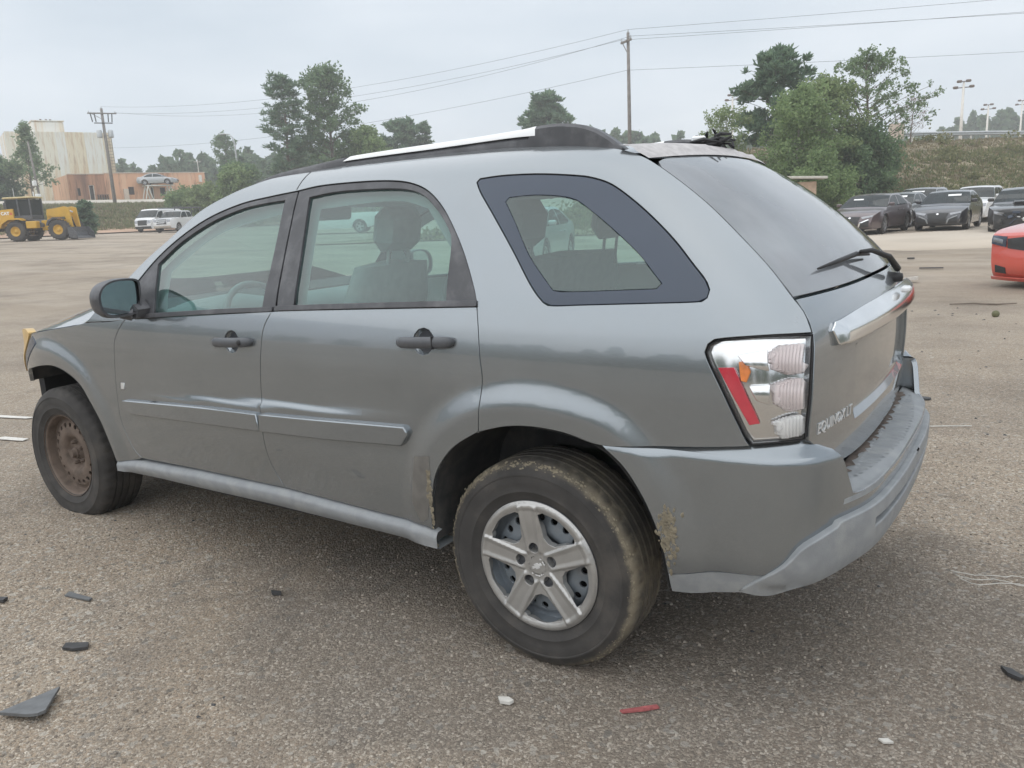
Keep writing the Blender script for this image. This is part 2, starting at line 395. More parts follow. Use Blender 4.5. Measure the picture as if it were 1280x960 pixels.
def muddy_tyre():
    mt = M_tyre.copy(); mt.name = 'muddy_tyre'; nt = mt.node_tree; b = nt.nodes['Principled BSDF']; src = b.inputs['Base Color'].links[0].from_socket; L = nt.links.new
    tc = N(nt, 'ShaderNodeTexCoord'); sp = N(nt, 'ShaderNodeSeparateXYZ'); L(tc.outputs['Object'], sp.inputs[0]); cb = N(nt, 'ShaderNodeCombineXYZ'); L(sp.outputs[0], cb.inputs[0]); L(sp.outputs[2], cb.inputs[1])
    ln = N(nt, 'ShaderNodeVectorMath', operation='LENGTH'); L(cb.outputs[0], ln.inputs[0])
    ns = N(nt, 'ShaderNodeTexNoise'); ns.inputs['Scale'].default_value = 22; ns.inputs['Detail'].default_value = 8; ns.inputs['Roughness'].default_value = .7; L(tc.outputs['Object'], ns.inputs['Vector'])
    n2 = N(nt, 'ShaderNodeTexNoise'); n2.inputs['Scale'].default_value = 4; n2.inputs['Detail'].default_value = 3; L(tc.outputs['Object'], n2.inputs['Vector'])
    ma = N(nt, 'ShaderNodeMath', operation='MULTIPLY_ADD'); L(ns.outputs['Fac'], ma.inputs[0]); ma.inputs[1].default_value = .03; L(ln.outputs['Value'], ma.inputs[2])
    rp = N(nt, 'ShaderNodeValToRGB'); e = rp.color_ramp.elements; e[0].position = .342; e[0].color = (0, 0, 0, 1); e[1].position = .353; e[1].color = (1, 1, 1, 1); x = e.new(.362); x.color = (.85, .85, .85, 1); x = e.new(.372); x.color = (.12, .12, .12, 1); L(ma.outputs[0], rp.inputs[0])
    m2 = N(nt, 'ShaderNodeMapRange'); m2.inputs['From Min'].default_value = .38; m2.inputs['From Max'].default_value = .6; m2.inputs['To Min'].default_value = .15; m2.inputs['To Max'].default_value = .85; L(n2.outputs['Fac'], m2.inputs['Value'])
    mu = N(nt, 'ShaderNodeMath', operation='MULTIPLY'); L(rp.outputs[0], mu.inputs[0]); L(m2.outputs[0], mu.inputs[1])
    mi = N(nt, 'ShaderNodeMixRGB'); L(mu.outputs[0], mi.inputs['Fac']); L(src, mi.inputs['Color1']); mi.inputs['Color2'].default_value = (.25, .215, .155, 1); L(mi.outputs[0], b.inputs['Base Color'])
    return mt
M_mtyre = muddy_tyre()
M_hub = mat('hubcap_silver', (.43, .425, .415), .36, .6, var=.08, scale=20)
M_steel = mat('painted_steel', (.22, .25, .28), .5, .3, var=.2, scale=18, dirt=(.12, .09, .07), dirt_amt=.5)
M_rust = mat('rusty_steel', (.155, .118, .095), .8, .15, var=.35, scale=22, bump=.3, bscale=120, dirt=(.075, .055, .045), dirt_amt=.8)
M_dark = mat('dark_void', (.015, .015, .016), .9)
M_liner = mat('wheel_liner', (.05, .052, .055), .8, var=.35, scale=9, dirt=(.16, .14, .11), dirt_amt=.45)
M_cloth = mat('grey_cloth', (.30, .335, .335), .9, var=.08, scale=30)
M_trim = mat('interior_trim', (.24, .27, .27), .7, var=.06)
M_dash = mat('dashboard_plastic', (.22, .25, .26), .6, var=.06)
M_mudm = mat('dried_mud', (.235, .205, .15), .95, var=.3, scale=60, bump=.6, bscale=200)
M_redlens = mat('red_lens', (.58, .03, .055), .12, var=.08, scale=40)
M_amber = mat('orange_reflection', (.85, .26, .06), .25, var=.15, scale=60)  # colour of the orange reflection painted into the tail light
M_yellow = mat('yellowed_lens', (.62, .42, .17), .3, var=.12, scale=16)
M_lensclear = glassmat('clear_lens', (.97, .97, .97), dust=.03, dustc=(.8, .8, .8), refl=1.0)
M_badge = mat('badge_silver', (.72, .73, .74), .3, .4)
M_mirror = mat('mirror_glass', (.55, .62, .65), .04, 1.0, var=.03)

suv = empty('suv', (0, 0, 0), label='large silver grey SUV with dusty windows and one bare rusty wheel', cat='suv')
def SL(u, v): return np.stack([u+0*v, -W(u, v), v+0*u], -1)
def SR(u, v): return np.stack([u+0*v, W(u, v), v+0*u], -1)
def STG(y, z): return np.stack([TG(y, z), y+0*z, z+0*y], -1)

FRAME = [(-.612, 1.242), (-.511, 1.338), (-.379, 1.427), (-.22, 1.5), (-.035, 1.549), (.136, 1.57), (.28, 1.583), (.413, 1.597), (.619, 1.599), (.769, 1.593), (.867, 1.578), (.949, 1.548), (1.025, 1.495), (1.096, 1.422), (1.162, 1.339), (1.227, 1.236), (1.250, 1.186)]
APIL = [(-.998, 1.056), (-.951, 1.086), (-.903, 1.115), (-.842, 1.13), (-.701, 1.25), (-.575, 1.345), (-.45, 1.425), (-.289, 1.531), (-.113, 1.596), (.031, 1.632)]
RAILB = [(.113, 1.646), (.272, 1.656), (.506, 1.671), (.796, 1.677), (1.071, 1.678), (1.283, 1.671), (1.461, 1.658), (1.595, 1.641), (1.672, 1.620)]
TGG = [(1.743, 1.586), (1.84, 1.523), (1.937, 1.45), (2.033, 1.366), (2.115, 1.288), (2.18, 1.214), (2.215, 1.172), (2.239, 1.124)]
TLP = [(2.143, 1.123), (2.021, 1.112), (1.997, 1.098), (1.99, 1.077), (2.0, 1.052), (2.041, .975), (2.092, .871), (2.102, .85), (2.115, .833)]
BUMT = [(1.949, .814), (1.815, .804), (1.69, .797)]
ARCR = [(1.038, .39), (1.04, .466), (1.055, .542), (1.086, .633), (1.162, .724), (1.264, .789), (1.376, .820), (1.475, .829), (1.584, .821), (1.69, .797), (1.764, .742), (1.817, .667), (1.855, .585), (1.878, .504), (1.889, .376)]
RGAP = [(1.271, .792), (1.280, .897), (1.284, .966), (1.277, 1.019), (1.265, 1.116), (1.251, 1.180)]
SPLIT = [(.275, .438), (.222, .534), (.215, .652), (.219, .734), (.226, .852), (.245, .98), (.264, 1.076), (.299, 1.134), (.3085, 1.1425)]
FDF = [(-.64, 1.085), (-.671, 1.074), (-.724, 1.027), (-.758, .979), (-.77, .931), (-.80, .78), (-.82, .624), (-.792, .522), (-.762, .465), (-.713, .428)]
ARCF = [(-1.90, .68), (-1.868, .725), (-1.77, .768), (-1.654, .79), (-1.534, .812), (-1.37, .826), (-1.23, .807), (-1.11, .757), (-1.036, .672), (-.972, .576), (-.941, .483), (-.925, .386)]
HOODE = [(-.998, 1.0535), (-1.134, 1.033), (-1.305, 1.012), (-1.659, .966), (-1.85, .93), (-2.0, .885)]
QWIN = [(1.144, 1.565), (1.153, 1.576), (1.244, 1.581), (1.378, 1.577), (1.508, 1.564), (1.569, 1.553), (1.635, 1.53), (1.715, 1.481), (1.795, 1.422), (1.866, 1.362), (1.926, 1.302), (1.967, 1.261), (1.982, 1.236), (1.979, 1.216), (1.962, 1.206), (1.805, 1.199), (1.623, 1.192), (1.511, 1.188), (1.481, 1.201), (1.429, 1.249), (1.341, 1.35), (1.244, 1.454), (1.169, 1.532)]
QCLR = [(1.277, 1.497), (1.286, 1.509), (1.376, 1.512), (1.47, 1.504), (1.528, 1.49), (1.575, 1.462), (1.636, 1.423), (1.711, 1.37), (1.769, 1.325), (1.813, 1.282), (1.844, 1.253), (1.833, 1.24), (1.69, 1.234), (1.537, 1.229), (1.512, 1.233), (1.409, 1.33), (1.335, 1.426)]
FGL = [(-.493, 1.317), (-.369, 1.405), (-.198, 1.482), (-.025, 1.528), (.099, 1.544), (.227, 1.552), (.243, 1.343), (.242, 1.158), (-.077, 1.138), (-.450, 1.112), (-.468, 1.219)]
RGL = [(.364, 1.557), (.47, 1.568), (.585, 1.571), (.76, 1.567), (.866, 1.556), (.938, 1.531), (1.015, 1.476), (1.065, 1.428), (1.094, 1.384), (1.109, 1.284), (1.123, 1.193), (.864, 1.183), (.417, 1.167), (.395, 1.364)]

QHOLE = [tuple(p) for p in inset_poly(smooth_closed(QCLR, .05), -.03)]
def side(S, sg, orient, near):
    """one flank of the body: fender, doors, body side with the quarter window, tail light"""
    P = lambda name, poly, m_, par, **k: panel(name, poly, S, m_, par, orient=orient, **k)
    hh = .022 if near else .045
    P('fender', FDF+[(-.78, .41), (-.90, .388)]+ARCF[::-1]+[(-1.97, .70), (-2.02, .80), (-2.0, .88)]+HOODE[::-1][1:]+[(-.8, 1.066)], M_paint, suv, h=hh)
    fd = P('front_door', FDF+[(-.272, .437)]+SPLIT+[(-.565, 1.087)], M_paint, suv, h=hh, holes=[ellipse(.075, 1.019, .043, .043)] if near else [])
    P('window_frame', FRAME[:7]+[(.2885, 1.584), (.3185, 1.160), (.309, 1.157), (-.566, 1.106), (-.609, 1.2)], M_black, fd, h=.03, holes=[FGL], off=-.004)
    P('window_glass', FGL, M_glass, fd, h=.05, off=-.014, inset=-.006, flange=0)
    P('belt_moulding', [(-.60, 1.104), (-.3, 1.1235), (.0, 1.142), (.309, 1.157), (.312, 1.141), (.0, 1.1245), (-.3, 1.106), (-.59, 1.0855)], M_black, fd, h=.03, off=.007, inset=.001, flange=.015)
    P('side_moulding', [(-.742, .706), (-.737, .683), (-.706, .656), (-.184, .672), (.212, .682), (.205, .741), (-.168, .732)], M_paint, fd, h=.02, off=.019, inset=0, flange=.024, edge=.007)
    rd = P('rear_door', SPLIT[::-1][1:]+[(.794, .42), (.998, .418), (1.034, .408)]+ARCR[1:5]+RGAP+[(.75, 1.161), (.33, 1.1435)], M_paint, suv, h=hh, holes=[ellipse(1.049, 1.065, .043, .043)] if near else [])
    P('window_frame', [(.2925, 1.5845)]+FRAME[7:]+[(.75, 1.179), (.325, 1.162)], M_black, rd, h=.03, holes=[RGL], off=-.004)
    P('window_glass', RGL, M_glass, rd, h=.05, off=-.014, inset=-.006, flange=0)
    P('belt_moulding', [(.325, 1.1615), (.75, 1.1795), (1.249, 1.198), (1.252, 1.180), (.75, 1.162), (.323, 1.1435)], M_black, rd, h=.03, off=.007, inset=.001, flange=.015)
    P('side_moulding', [(.229, .742), (.302, .745), (.629, .756), (.954, .767), (.965, .75), (.935, .709), (.619, .694), (.222, .682)], M_paint, rd, h=.02, off=.019, inset=0, flange=.024, edge=.007)
    bs = P('body_side', APIL+RAILB+[(1.69, 1.613)]+TGG+TLP+BUMT+ARCR[5:9][::-1]+RGAP+FRAME[::-1]+[(-.63, 1.10), (-.671, 1.0775)], M_paint, suv, h=.02 if near else .04, holes=[QWIN], flange=.03)
    P('quarter_window_frit', QWIN, M_frit, bs, h=.03, off=-.002, inset=.003, flange=.012, holes=[QCLR])
    P('quarter_window_glass', QCLR, M_glass, bs, h=.05, off=-.003, inset=0, flange=0)
    # door handles with their finger bowls
    if near:
        for par, cx, cz, lock in ((fd, .075, 1.019, True), (rd, 1.049, 1.065, False)):
            B = []
            for k, (rr, dd) in enumerate(((.0445, -.003), (.036, -.017), (.022, -.024), (.002, -.026))):
                e = np.array([(cx+rr*math.cos(t), cz+rr*math.sin(t)) for t in np.linspace(0, 2*math.pi, 25)])
                q = S(e[:, 0], e[:, 1])+snormal(S, e, orient)*dd; B.append(q)
            bw_ = ribbon('handle_bowl', B[:2], M_paint, par); ribbon('bowl_recess', B[1:], M_handle, bw_)
            c0 = SL(np.array([cx]), np.array([cz]))[0]
            hb = MB(); mtx = Matrix.Rotation(-.045, 3, 'Y')
            x0 = cx+.011
            sec = []
            for t, w_, o in ((-.118, .004, .006), (-.112, .014, .02), (-.09, .0185, .030), (0, .0195, .034), (.06, .0195, .034), (.10, .018, .030), (.112, .013, .02), (.118, .004, .006)):
                ring = [(x0+t, c0[1]-o+.012*(1-math.cos(a))*.5*2-.0, cz+t*.05+w_*math.sin(a)) for a in np.linspace(0, 2*math.pi, 13)[:-1]]
                sec.append(ring)
            for i in range(len(sec)-1):
                pass
            A = sec; n = 12
            V = [p for r_ in A for p in r_]; F = [(i*n+j, i*n+(j+1) % n, (i+1)*n+(j+1) % n, (i+1)*n+j) for i in range(len(A)-1) for j in range(n)]
            F += [tuple(range(n)), tuple(range((len(A)-1)*n, len(A)*n))[::-1]]
            hd = fixn(mk('door_handle', V, F, M_handle, par, smooth=True))
            mk_lock = MB()
            if lock: mk_lock.lathe([(.0001, 0), (.010, 0), (.011, .004), (.011, .01)], 16, 'y', (cx+.085, c0[1]-.0355, cz+.004)).build('key_cylinder', M_rubber, par, True)
            else: mk_lock.box((cx+.062, c0[1]-.028, cz+.003), (.003, .014, .041)).build('handle_seam', M_rubber, par)
    if near: P('roof_seam', [(.279, 1.588), (.283, 1.588), (.302, 1.655), (.298, 1.655)], M_rubber, bs, h=.01, off=.0006, inset=0, flange=0)
    # tail light
    TL = [(2.242, 1.122)]+TLP[:1]+[(2.021, 1.110), (1.999, 1.096), (1.993, 1.077), (2.003, 1.052), (2.044, .975), (2.095, .871), (2.105, .852), (2.118, .837), (2.243, .852), (2.249, .963), (2.247, 1.063)]
    tl = P('tail_light', TL, M_chrome, suv, h=.02, off=-.022, inset=.004, flange=0)
    if near:
        P('light_seal', TL, M_rubber, tl, h=.03, off=-.002, inset=.001, holes=[inset_poly(smooth_closed(TL, .02), .0022)], flange=.02)
        P('red_reflector', [(2.022, 1.039), (2.067, 1.041), (2.139, .893), (2.11, .887)], M_redlens, tl, h=.02, off=-.008, flange=.01)
        bw = [[(2.151, 1.081), (2.172, 1.103), (2.222, 1.106), (2.229, 1.026), (2.197, 1.02), (2.162, 1.037)], [(2.164, 1.001), (2.197, 1.016), (2.229, 1.018), (2.232, .932), (2.201, .924), (2.168, .949)], [(2.171, .901), (2.201, .917), (2.231, .924), (2.229, .862), (2.185, .852)]]
        def SRB(u, v):
            return SL(u, v)+np.stack([0*u, -.0026*np.abs(np.sin(u*math.pi/.0080)), 0*u], -1)
        for k, q in enumerate(bw):
            cz = np.mean([p[1] for p in q]); hz = .045
            def SB(u, v, cz=cz): return SRB(u, v)+np.stack([0*u+.006, -.010*np.cos(np.clip((v-cz)/.05, -1, 1)*1.5), 0*u], -1)
            panel('ribbed_lens', q, SB, (M_pink if k < 2 else M_lens2), tl, orient=orient, h=.0023, off=-.012, inset=.002, flange=.012)
        P('vest_reflection', [(2.076, 1.056), (2.098, 1.06), (2.110, 1.03), (2.10, 1.0), (2.084, 1.004)], M_amber, tl, h=.01, off=-.012, flange=.006)  # painted orange reflection of a vest, the lamp has no such bulb
        for q, cz in (([(2.075, 1.078), (2.15, 1.097), (2.160, 1.027), (2.098, 1.048)], 1.06), ([(2.108, 1.0), (2.163, 1.006), (2.166, .937), (2.13, .955)], .97)):
            def SC(u, v, cz=cz): return SL(u, v)+np.stack([0*u, -.016*np.sqrt(np.clip(1-((v-cz)/.045)**2, 0, 1)), 0*u], -1)
            panel('reflector_bowl', q, SC, M_chrome, tl, orient=orient, h=.008, off=-.016, flange=.01)
        P('clear_cover', TL, M_lensclear, tl, h=.03, off=.001, inset=.007, flange=.01)
    # headlight
    hl = P('headlight', [(-1.66, .968), (-1.74, .985), (-1.86, .965), (-1.96, .91), (-2.0, .83), (-2.0, .76), (-1.95, .735), (-1.885, .75), (-1.80, .83), (-1.70, .925)], M_yellow, suv, h=.025, off=.008, inset=0, flange=.04)
    P('turn_lens', [(-1.62, .955), (-1.69, .925), (-1.79, .83), (-1.87, .755), (-1.80, .785), (-1.68, .85), (-1.56, .925)], M_frit, hl, h=.025, off=.003, inset=0, flange=.004)
    # inner trim seen through the glass
    P('inner_trim', [(-.60, 1.21), (-.50, 1.335), (-.2, 1.50), (.1, 1.57), (.6, 1.61), (1.2, 1.61), (1.6, 1.58), (1.95, 1.40), (2.10, 1.22), (2.1, 1.0), (1.75, .93), (1.2, .93), (1.0, .80), (.95, .45), (.0, .43), (-.70, .45), (-.75, .9), (-.62, 1.10)], M_trim, suv, h=.06, off=-.055, inset=0, flange=0,
      holes=[[(-.46, 1.30), (-.19, 1.455), (.21, 1.53), (.225, 1.16), (-.43, 1.115)], [(.385, 1.535), (.75, 1.55), (.92, 1.515), (1.08, 1.36), (1.10, 1.20), (.43, 1.175)], QHOLE])
    return fd, rd, bs, tl
def ellipse(cx, cz, a, b, n=20): return [(cx+a*math.cos(t), cz+b*math.sin(t)) for t in np.linspace(0, 2*math.pi, n, endpoint=False)]
M_pink = glassmat('pink_ribbed_lens', (.97, .90, .90), dust=.5, dustc=(.95, .89, .89), refl=1.6, rough=.08)
M_lens2 = glassmat('clear_ribbed_lens', (.95, .95, .95), dust=.5, dustc=(.95, .95, .95), refl=1.6, rough=.08)
fd, rd, bs, tl = side(SL, -1, 1, True)
side(SR, 1, -1, False)
# small emblem and the mud patch on the rear door
panel('flex_fuel_badge', [(-.752, .788), (-.727, .79), (-.734, .763), (-.759, .761)], SL, M_badge, fd, h=.02, off=.003, inset=0, flange=.003)
M_patch = mat('dull_repair_patch', (.145, .138, .128), .55, var=.15, scale=25)
panel('dull_patch', [(.985, .672), (1.06, .685), (1.055, .60), (1.022, .45), (.99, .43), (.955, .50)], SL, M_patch, rd, h=.02, off=.0008, inset=0, flange=0)

# ---- roof, windshield, hood
EDG = np.array([(-.842, 1.13), (-.701, 1.25), (-.575, 1.345), (-.45, 1.425), (-.289, 1.531), (-.20, 1.566)])
rows = []
for x, z in catmull(EDG, 3):
    ye = float(W(x, z))-.004
    rows.append([(x-.20*(1-(t)**2), t*ye, z+.01*(1-t*t)) for t in np.linspace(-1, 1, 17)])
ws = ribbon('windshield', rows, M_glass, suv)
RE = np.array([(-.20, 1.566), (-.113, 1.596), (.031, 1.632)]+RAILB)
rows = []
for x, z in catmull(RE, 4):
    ye = float(W(x, z)); s_ = 1 if x > .1 else max(0, (x+.2)/.3); e = max(0, (x-1.4)/.27)
    rows.append([(x-.20*(1-s_)*(1-t*t)+.03*e*(1-t*t), t*ye, z+(.012+(.014-.010*e)*s_)*(1-abs(t)**2.4)-.002) for t in np.linspace(-1, 1, 25)])
roof = ribbon('roof', rows, M_paint, suv)
roof_in = ribbon('headliner', [[(p[0], p[1]*.95, p[2]-.045) for p in r_] for r_ in rows], M_trim, roof)
hz = pch([-2.15, -2.0, -1.85, -1.659, -1.305, -1.134, -.998, -.90], [.80, .887, .932, .968, .014+1.0, 1.035, 1.0555, 1.10])
rows = []
for x in np.linspace(-2.12, -.93, 26):
    z = float(hz(x)); ye = float(W(x, min(z, 1.06)))-.004
    rows.append([(x-.10*(1-t*t)*sst(-1.5, -2.1, x)-.10*(1-t*t)*sst(-1.3, -.93, x), t*ye, z+(.078+.04*sst(-1.75, -1.15, x))*(1-abs(t)**3)*sst(-2.14, -1.85, x)+.03*math.exp(-((abs(t)-.55)/.2)**2)*sst(-2.1, -1.6, x)) for t in np.linspace(-1, 1, 31)])
hood = ribbon('hood', rows, M_paint, suv)
mb = MB(); mb.box((-2.05, 0, .62), (.06, 1.25, .55)); mb.box((-2.0, 0, .40), (.12, 1.3, .10), bev=.02)
mb.build('radiator_support', M_dark, suv)
mb = MB(); mb.prism([(-1.02, 1.05), (-.88, 1.13), (-.70, 1.10), (-.70, .95), (-1.0, .95)], 1.60, 'y'); mb.build('cowl', M_rubber, suv)
# ---- floor pan, wheel housings
mb = MB()
mb.box((.02, 0, .36), (1.86, 1.62, .10)); mb.box((2.05, 0, .52), (.34, 1.40, .12)); mb.box((1.45, 0, .40), (1.0, 1.0, .10)); mb.box((-1.45, 0, .42), (1.0, 1.0, .14)); mb.box((-1.5, 0, .7), (.7, .9, .4))
mb.build('floor_pan', M_primer, suv)
for sg in (-1, 1):
    for PL in (RARCH, FARCH):
        rows = [[(x, sg*(float(W(x, z))-.012), z), (x, sg*(float(W(x, z))-.03), z+.004), (x, sg*.50, z+.01)] for x, z in PL]
        ln = ribbon('wheel_liner', rows, M_liner, suv)
        cx, cz = PL[:, 0].mean(), .36
        V = [(x, sg*.50, z+.01) for x, z in PL]+[(PL[-1][0], sg*.5, .30), (PL[0][0], sg*.5, .30)]
        mk('liner_wall', V, [tuple(range(len(V)))], M_liner, ln)
    # rocker
    mb = []
    for x in np.linspace(-.925, 1.05, 40):
        t = (x+.925)/1.975; zt = float(np.interp(x, [-.925, -.77, -.27, .28, .79, 1.0, 1.05], [.384, .408, .427, .431, .412, .412, .398])); zb = float(np.interp(x, [-.925, -.6, .2, 1.05], [.335, .345, .352, .338]))
        w_ = float(W(x, zt)); k = min(1, (x+.925)/.12, (1.06-x)/.1); k = max(.25, k)
        mb.append([(x, sg*(w_-.03), zt+.006), (x, sg*(w_-.004), zt+.002), (x, sg*(w_+.016*k), zt-.012), (x, sg*(w_+.020*k), zt-.024), (x, sg*(w_+.014*k), (zt+zb)/2-.006), (x, sg*(w_+.004), zb+.006), (x, sg*(w_-.012), zb), (x, sg*(w_-.12), zb)])
    ribbon('rocker_panel', mb, M_greyplast, suv, autos=50)

# ---- tailgate
zt = 1.618
L = [(-(float(tgy(z))-.004), z) for z in np.linspace(1.212, 1.575, 12)]
top = [(-.585, 1.592), (-.50, 1.606), (-.3, 1.619), (0, 1.624), (.3, 1.619), (.5, 1.606), (.585, 1.592)]
GL = L+top+[(-a, b) for a, b in L[::-1]]+[(.4, 1.212), (0, 1.214), (-.4, 1.212)]
LP = [(-(float(tgy(z))-.004), z) for z in np.linspace(1.207, .850, 12)]
LOW = LP+[(-.715, .795), (-.62, .735), (-.4, .708), (0, .705), (.4, .708), (.62, .735), (.715, .795)]+[(-a, b) for a, b in LP[::-1]]+[(.4, 1.207), (0, 1.209), (-.4, 1.207)]
REC = [(-.475, 1.05), (-.468, .85), (-.445, .825), (.445, .825), (.468, .85), (.475, 1.05)]
tg = panel('tailgate', LOW, STG, M_paint, suv, orient=1, h=.03, holes=[REC], flange=.025)
tgl = panel('tailgate_glass', GL, STG, M_tint, tg, orient=1, h=.04, off=-.002, flange=.012)
panel('inner_trim', LOW, STG, M_trim, tg, orient=1, h=.08, off=-.06, inset=.05, flange=0)
rp = panel('plate_recess', REC, STG, M_paint, tg, orient=1, h=.04, off=-.022, inset=.004, flange=0)
for poly, a, b in (([(-.46, .855), (.46, .855), (.45, .826), (-.45, .826)], 0, 1),):
    def SLD(y, z): return STG(y, z)+np.stack([-.024*np.clip((z-.823)/.03, 0, 1), 0*y, 0*y], -1)
    panel('recess_ledge', [(-.462, .856), (.462, .856), (.445, .824), (-.445, .824)], SLD, M_paint, tg, orient=1, h=.02, inset=0, flange=0)
mb = MB(); e = np.array(REC+REC[:1])
ribbon('recess_wall', [STG(e[:, 0], e[:, 1]), STG(e[:, 0], e[:, 1])-np.array([.024, 0, 0])], M_paint, tg, autos=30)
mb = MB(); mb.box((2.275, -.14, .872), (.008, .30, .012)); mb.build('plate_lamp_bar', M_greyplast, tg)
CH = [(-.655, 1.117), (-.63, 1.135), (-.35, 1.148), (0, 1.152), (.35, 1.148), (.63, 1.135), (.655, 1.117), (.645, 1.085), (.60, 1.068), (.3, 1.072), (0, 1.074), (-.3, 1.072), (-.60, 1.068), (-.645, 1.085)]
def SCH(y, z):
    zc_ = 1.068+.010*(1-(y/.66)**2)*0; t = np.clip((z-zc_)/.084, 0, 1); d = .006+(.022*sst(1.02, .45, t)*sst(-.02, .10, t))*sst(.670, .600, np.abs(y))
    return STG(y, z)+np.stack([d, 0*y, 0*y], -1)
ch = panel('chrome_handle', CH, SCH, M_chrome, tg, orient=1, h=.008, inset=0, flange=.035, edge=.004)
mb = MB(); mb.box((2.333, .12, 1.146), (.03, .05, .02), bev=.006); mb.build('latch_button', M_silver, ch)
# lettering on the tailgate
def letters(txt, size, name, S, origin, du, dv, mt, parent, depth=.004, sx=1.0, orient=1, bold=0.0, shear=0.0):
    cu = bpy.data.curves.new('lettering', 'FONT'); cu.body = txt; cu.size = size; cu.extrude = 0; cu.resolution_u = 3; cu.offset = bold; cu.shear = shear
    ob = bpy.data.objects.new('lettering', cu); COL.objects.link(ob)
    dg = bpy.context.evaluated_depsgraph_get(); me = bpy.data.meshes.new_from_object(ob.evaluated_get(dg))
    v2 = np.array([v.co[:2] for v in me.vertices]); fs = [list(p.vertices) for p in me.polygons]
    bpy.data.objects.remove(ob); bpy.data.meshes.remove(me); bpy.data.curves.remove(cu)
    u = origin[0]+v2[:, 0]*sx*du[0]+v2[:, 1]*dv[0]; v = origin[1]+v2[:, 0]*sx*du[1]+v2[:, 1]*dv[1]
    uv = np.c_[u, v]; A = S(u, v); n = snormal(S, uv, orient); k = len(A)
    V = np.vstack([A+n*depth, A+n*.0003]); F = [tuple(f) for f in fs]
    cnt = {}
    for f in fs:
        for a, b in zip(f, f[1:]+f[:1]): cnt[(a, b)] = 1
    for a, b in cnt:
        if (b, a) not in cnt: F.append((b, a, a+k, b+k))
    return mk(name, V, F, mt, parent)
letters('EQUINOX LT', .043, 'model_lettering', STG, (-.758, .853), (1, -.006), (0, 1), M_badge, tg, depth=.0025, sx=1.04)
# rear wiper
def tgp(y, z, o): 
    q = STG(np.array([y]), np.array([z]))[0]; return tuple(q+np.array([.55, 0, .83])*o if z > 1.2 else q+np.array([.8, 0, .6])*o)
mb = MB(); mb.tube([tgp(.20, 1.19, .03), tgp(.10, 1.215, .05), tgp(-.05, 1.25, .045), tgp(-.13, 1.262, .032)], [.012, .010, .008, .006], 8)
wp = mb.build('rear_wiper', M_rubber, tg, True)
mb = MB(); mb.tube([tgp(.05, 1.258, .012), tgp(-.14, 1.266, .020), tgp(-.32, 1.264, .014), tgp(-.51, 1.258, .010)], [.004, .008, .007, .003], 6); mb.build('wiper_blade', M_rubber, wp, True)
mb = MB(); mb.lathe([(.001, .035), (.014, .032), (.019, .0), (.021, -.02)], 16, 'x', (tgp(.2, 1.178, 0))); mb.build('wiper_pivot', M_rubber, wp, True)
# torn edge where the roof spoiler is missing
rows = []
for i, y in enumerate(np.linspace(-.60, .60, 61)):
    q = STG(np.array([y]), np.array([1.6+.02*(1-(y/.6)**2)]))[0]; j = rng.normal(0, .0022, 6)
    rows.append([(q[0]-.085*(1-k_)+(j[i_] if 0 < i_ < 5 else 0)*.6, y, q[2]+.002+.042*(1-k_**1.3)+(j[i_] if 0 < i_ < 5 else 0)) for i_, k_ in enumerate((-.15, .2, .4, .6, .8, 1.02))])
M_foam = mat('exposed_primer', (.47, .45, .45), .7, var=.15, scale=35)
ribbon('bare_roof_edge', rows, M_foam, suv)
mb = MB()
for k in range(20):
    c = Vector((1.66+rng.normal(0, .03), .13+rng.normal(0, .065), 1.675+abs(rng.normal(0, .012)))); d = Vector(rng.normal(0, .036, 3)); d.z *= .35
    mb.tube([c-d, c+Vector(rng.normal(0, .012, 3)), c+d], [.004, .008, .004], 5)
lb = mb.build('broken_light_wiring', M_rubber, suv)
mb = MB(); mb.box((1.635, .03, 1.69), (.05, .035, .022), Matrix.Rotation(.4, 3, 'Z'), bev=.006); mb.build('wiring_plug', M_badge, lb)

# ---- roof rails
def rail(sg):
    xs = np.linspace(-.0, 1.63, 70)
    tb = pch([-.0, .12, .30, .46, .80, 1.07, 1.25, 1.33, 1.39, 1.46, 1.52, 1.58, 1.63], [.000, .014, .023, .029, .036, .044, .056, .066, .069, .066, .054, .028, .0])
    bb = pch([-.0, .30, .45, .80, 1.07, 1.30, 1.63], [.012, .012, .014, .017, .024, .032, .032])
    zb = pch(RE[:, 0], RE[:, 1])
    def sweep(x0, x1, lo, hi, wdt, nn):
        rows = []
        for x in np.linspace(x0, x1, nn):
            z = float(zb(x)); y = float(W(x, z))-.004; a = lo(x)+z; b = max(hi(x)+z, a+.0005); h_ = b-a; c = min(.010, h_*.45)
            rows.append([(x, sg*(y+.004), a), (x, sg*(y+.002-.0*h_), b-c), (x, sg*(y-c*.8), b), (x, sg*(y-wdt+c), b), (x, sg*(y-wdt), b-c), (x, sg*(y-wdt), a), (x, sg*(y+.004), a)])
        return rows
    r = ribbon('roof_rail', sweep(0, 1.63, lambda x: -.003, lambda x: float(bb(x)) if .46 < x < 1.28 else float(tb(x)), .05, 160), M_black, suv, autos=40)
    ribbon('silver_rail_bar', sweep(.45, 1.30, lambda x: float(bb(x))+.001, lambda x: float(tb(x))+.001-.012*max(0, (.48-x)/.03), .052, 60), M_silver, r, autos=40)
rail(-1); rail(1)
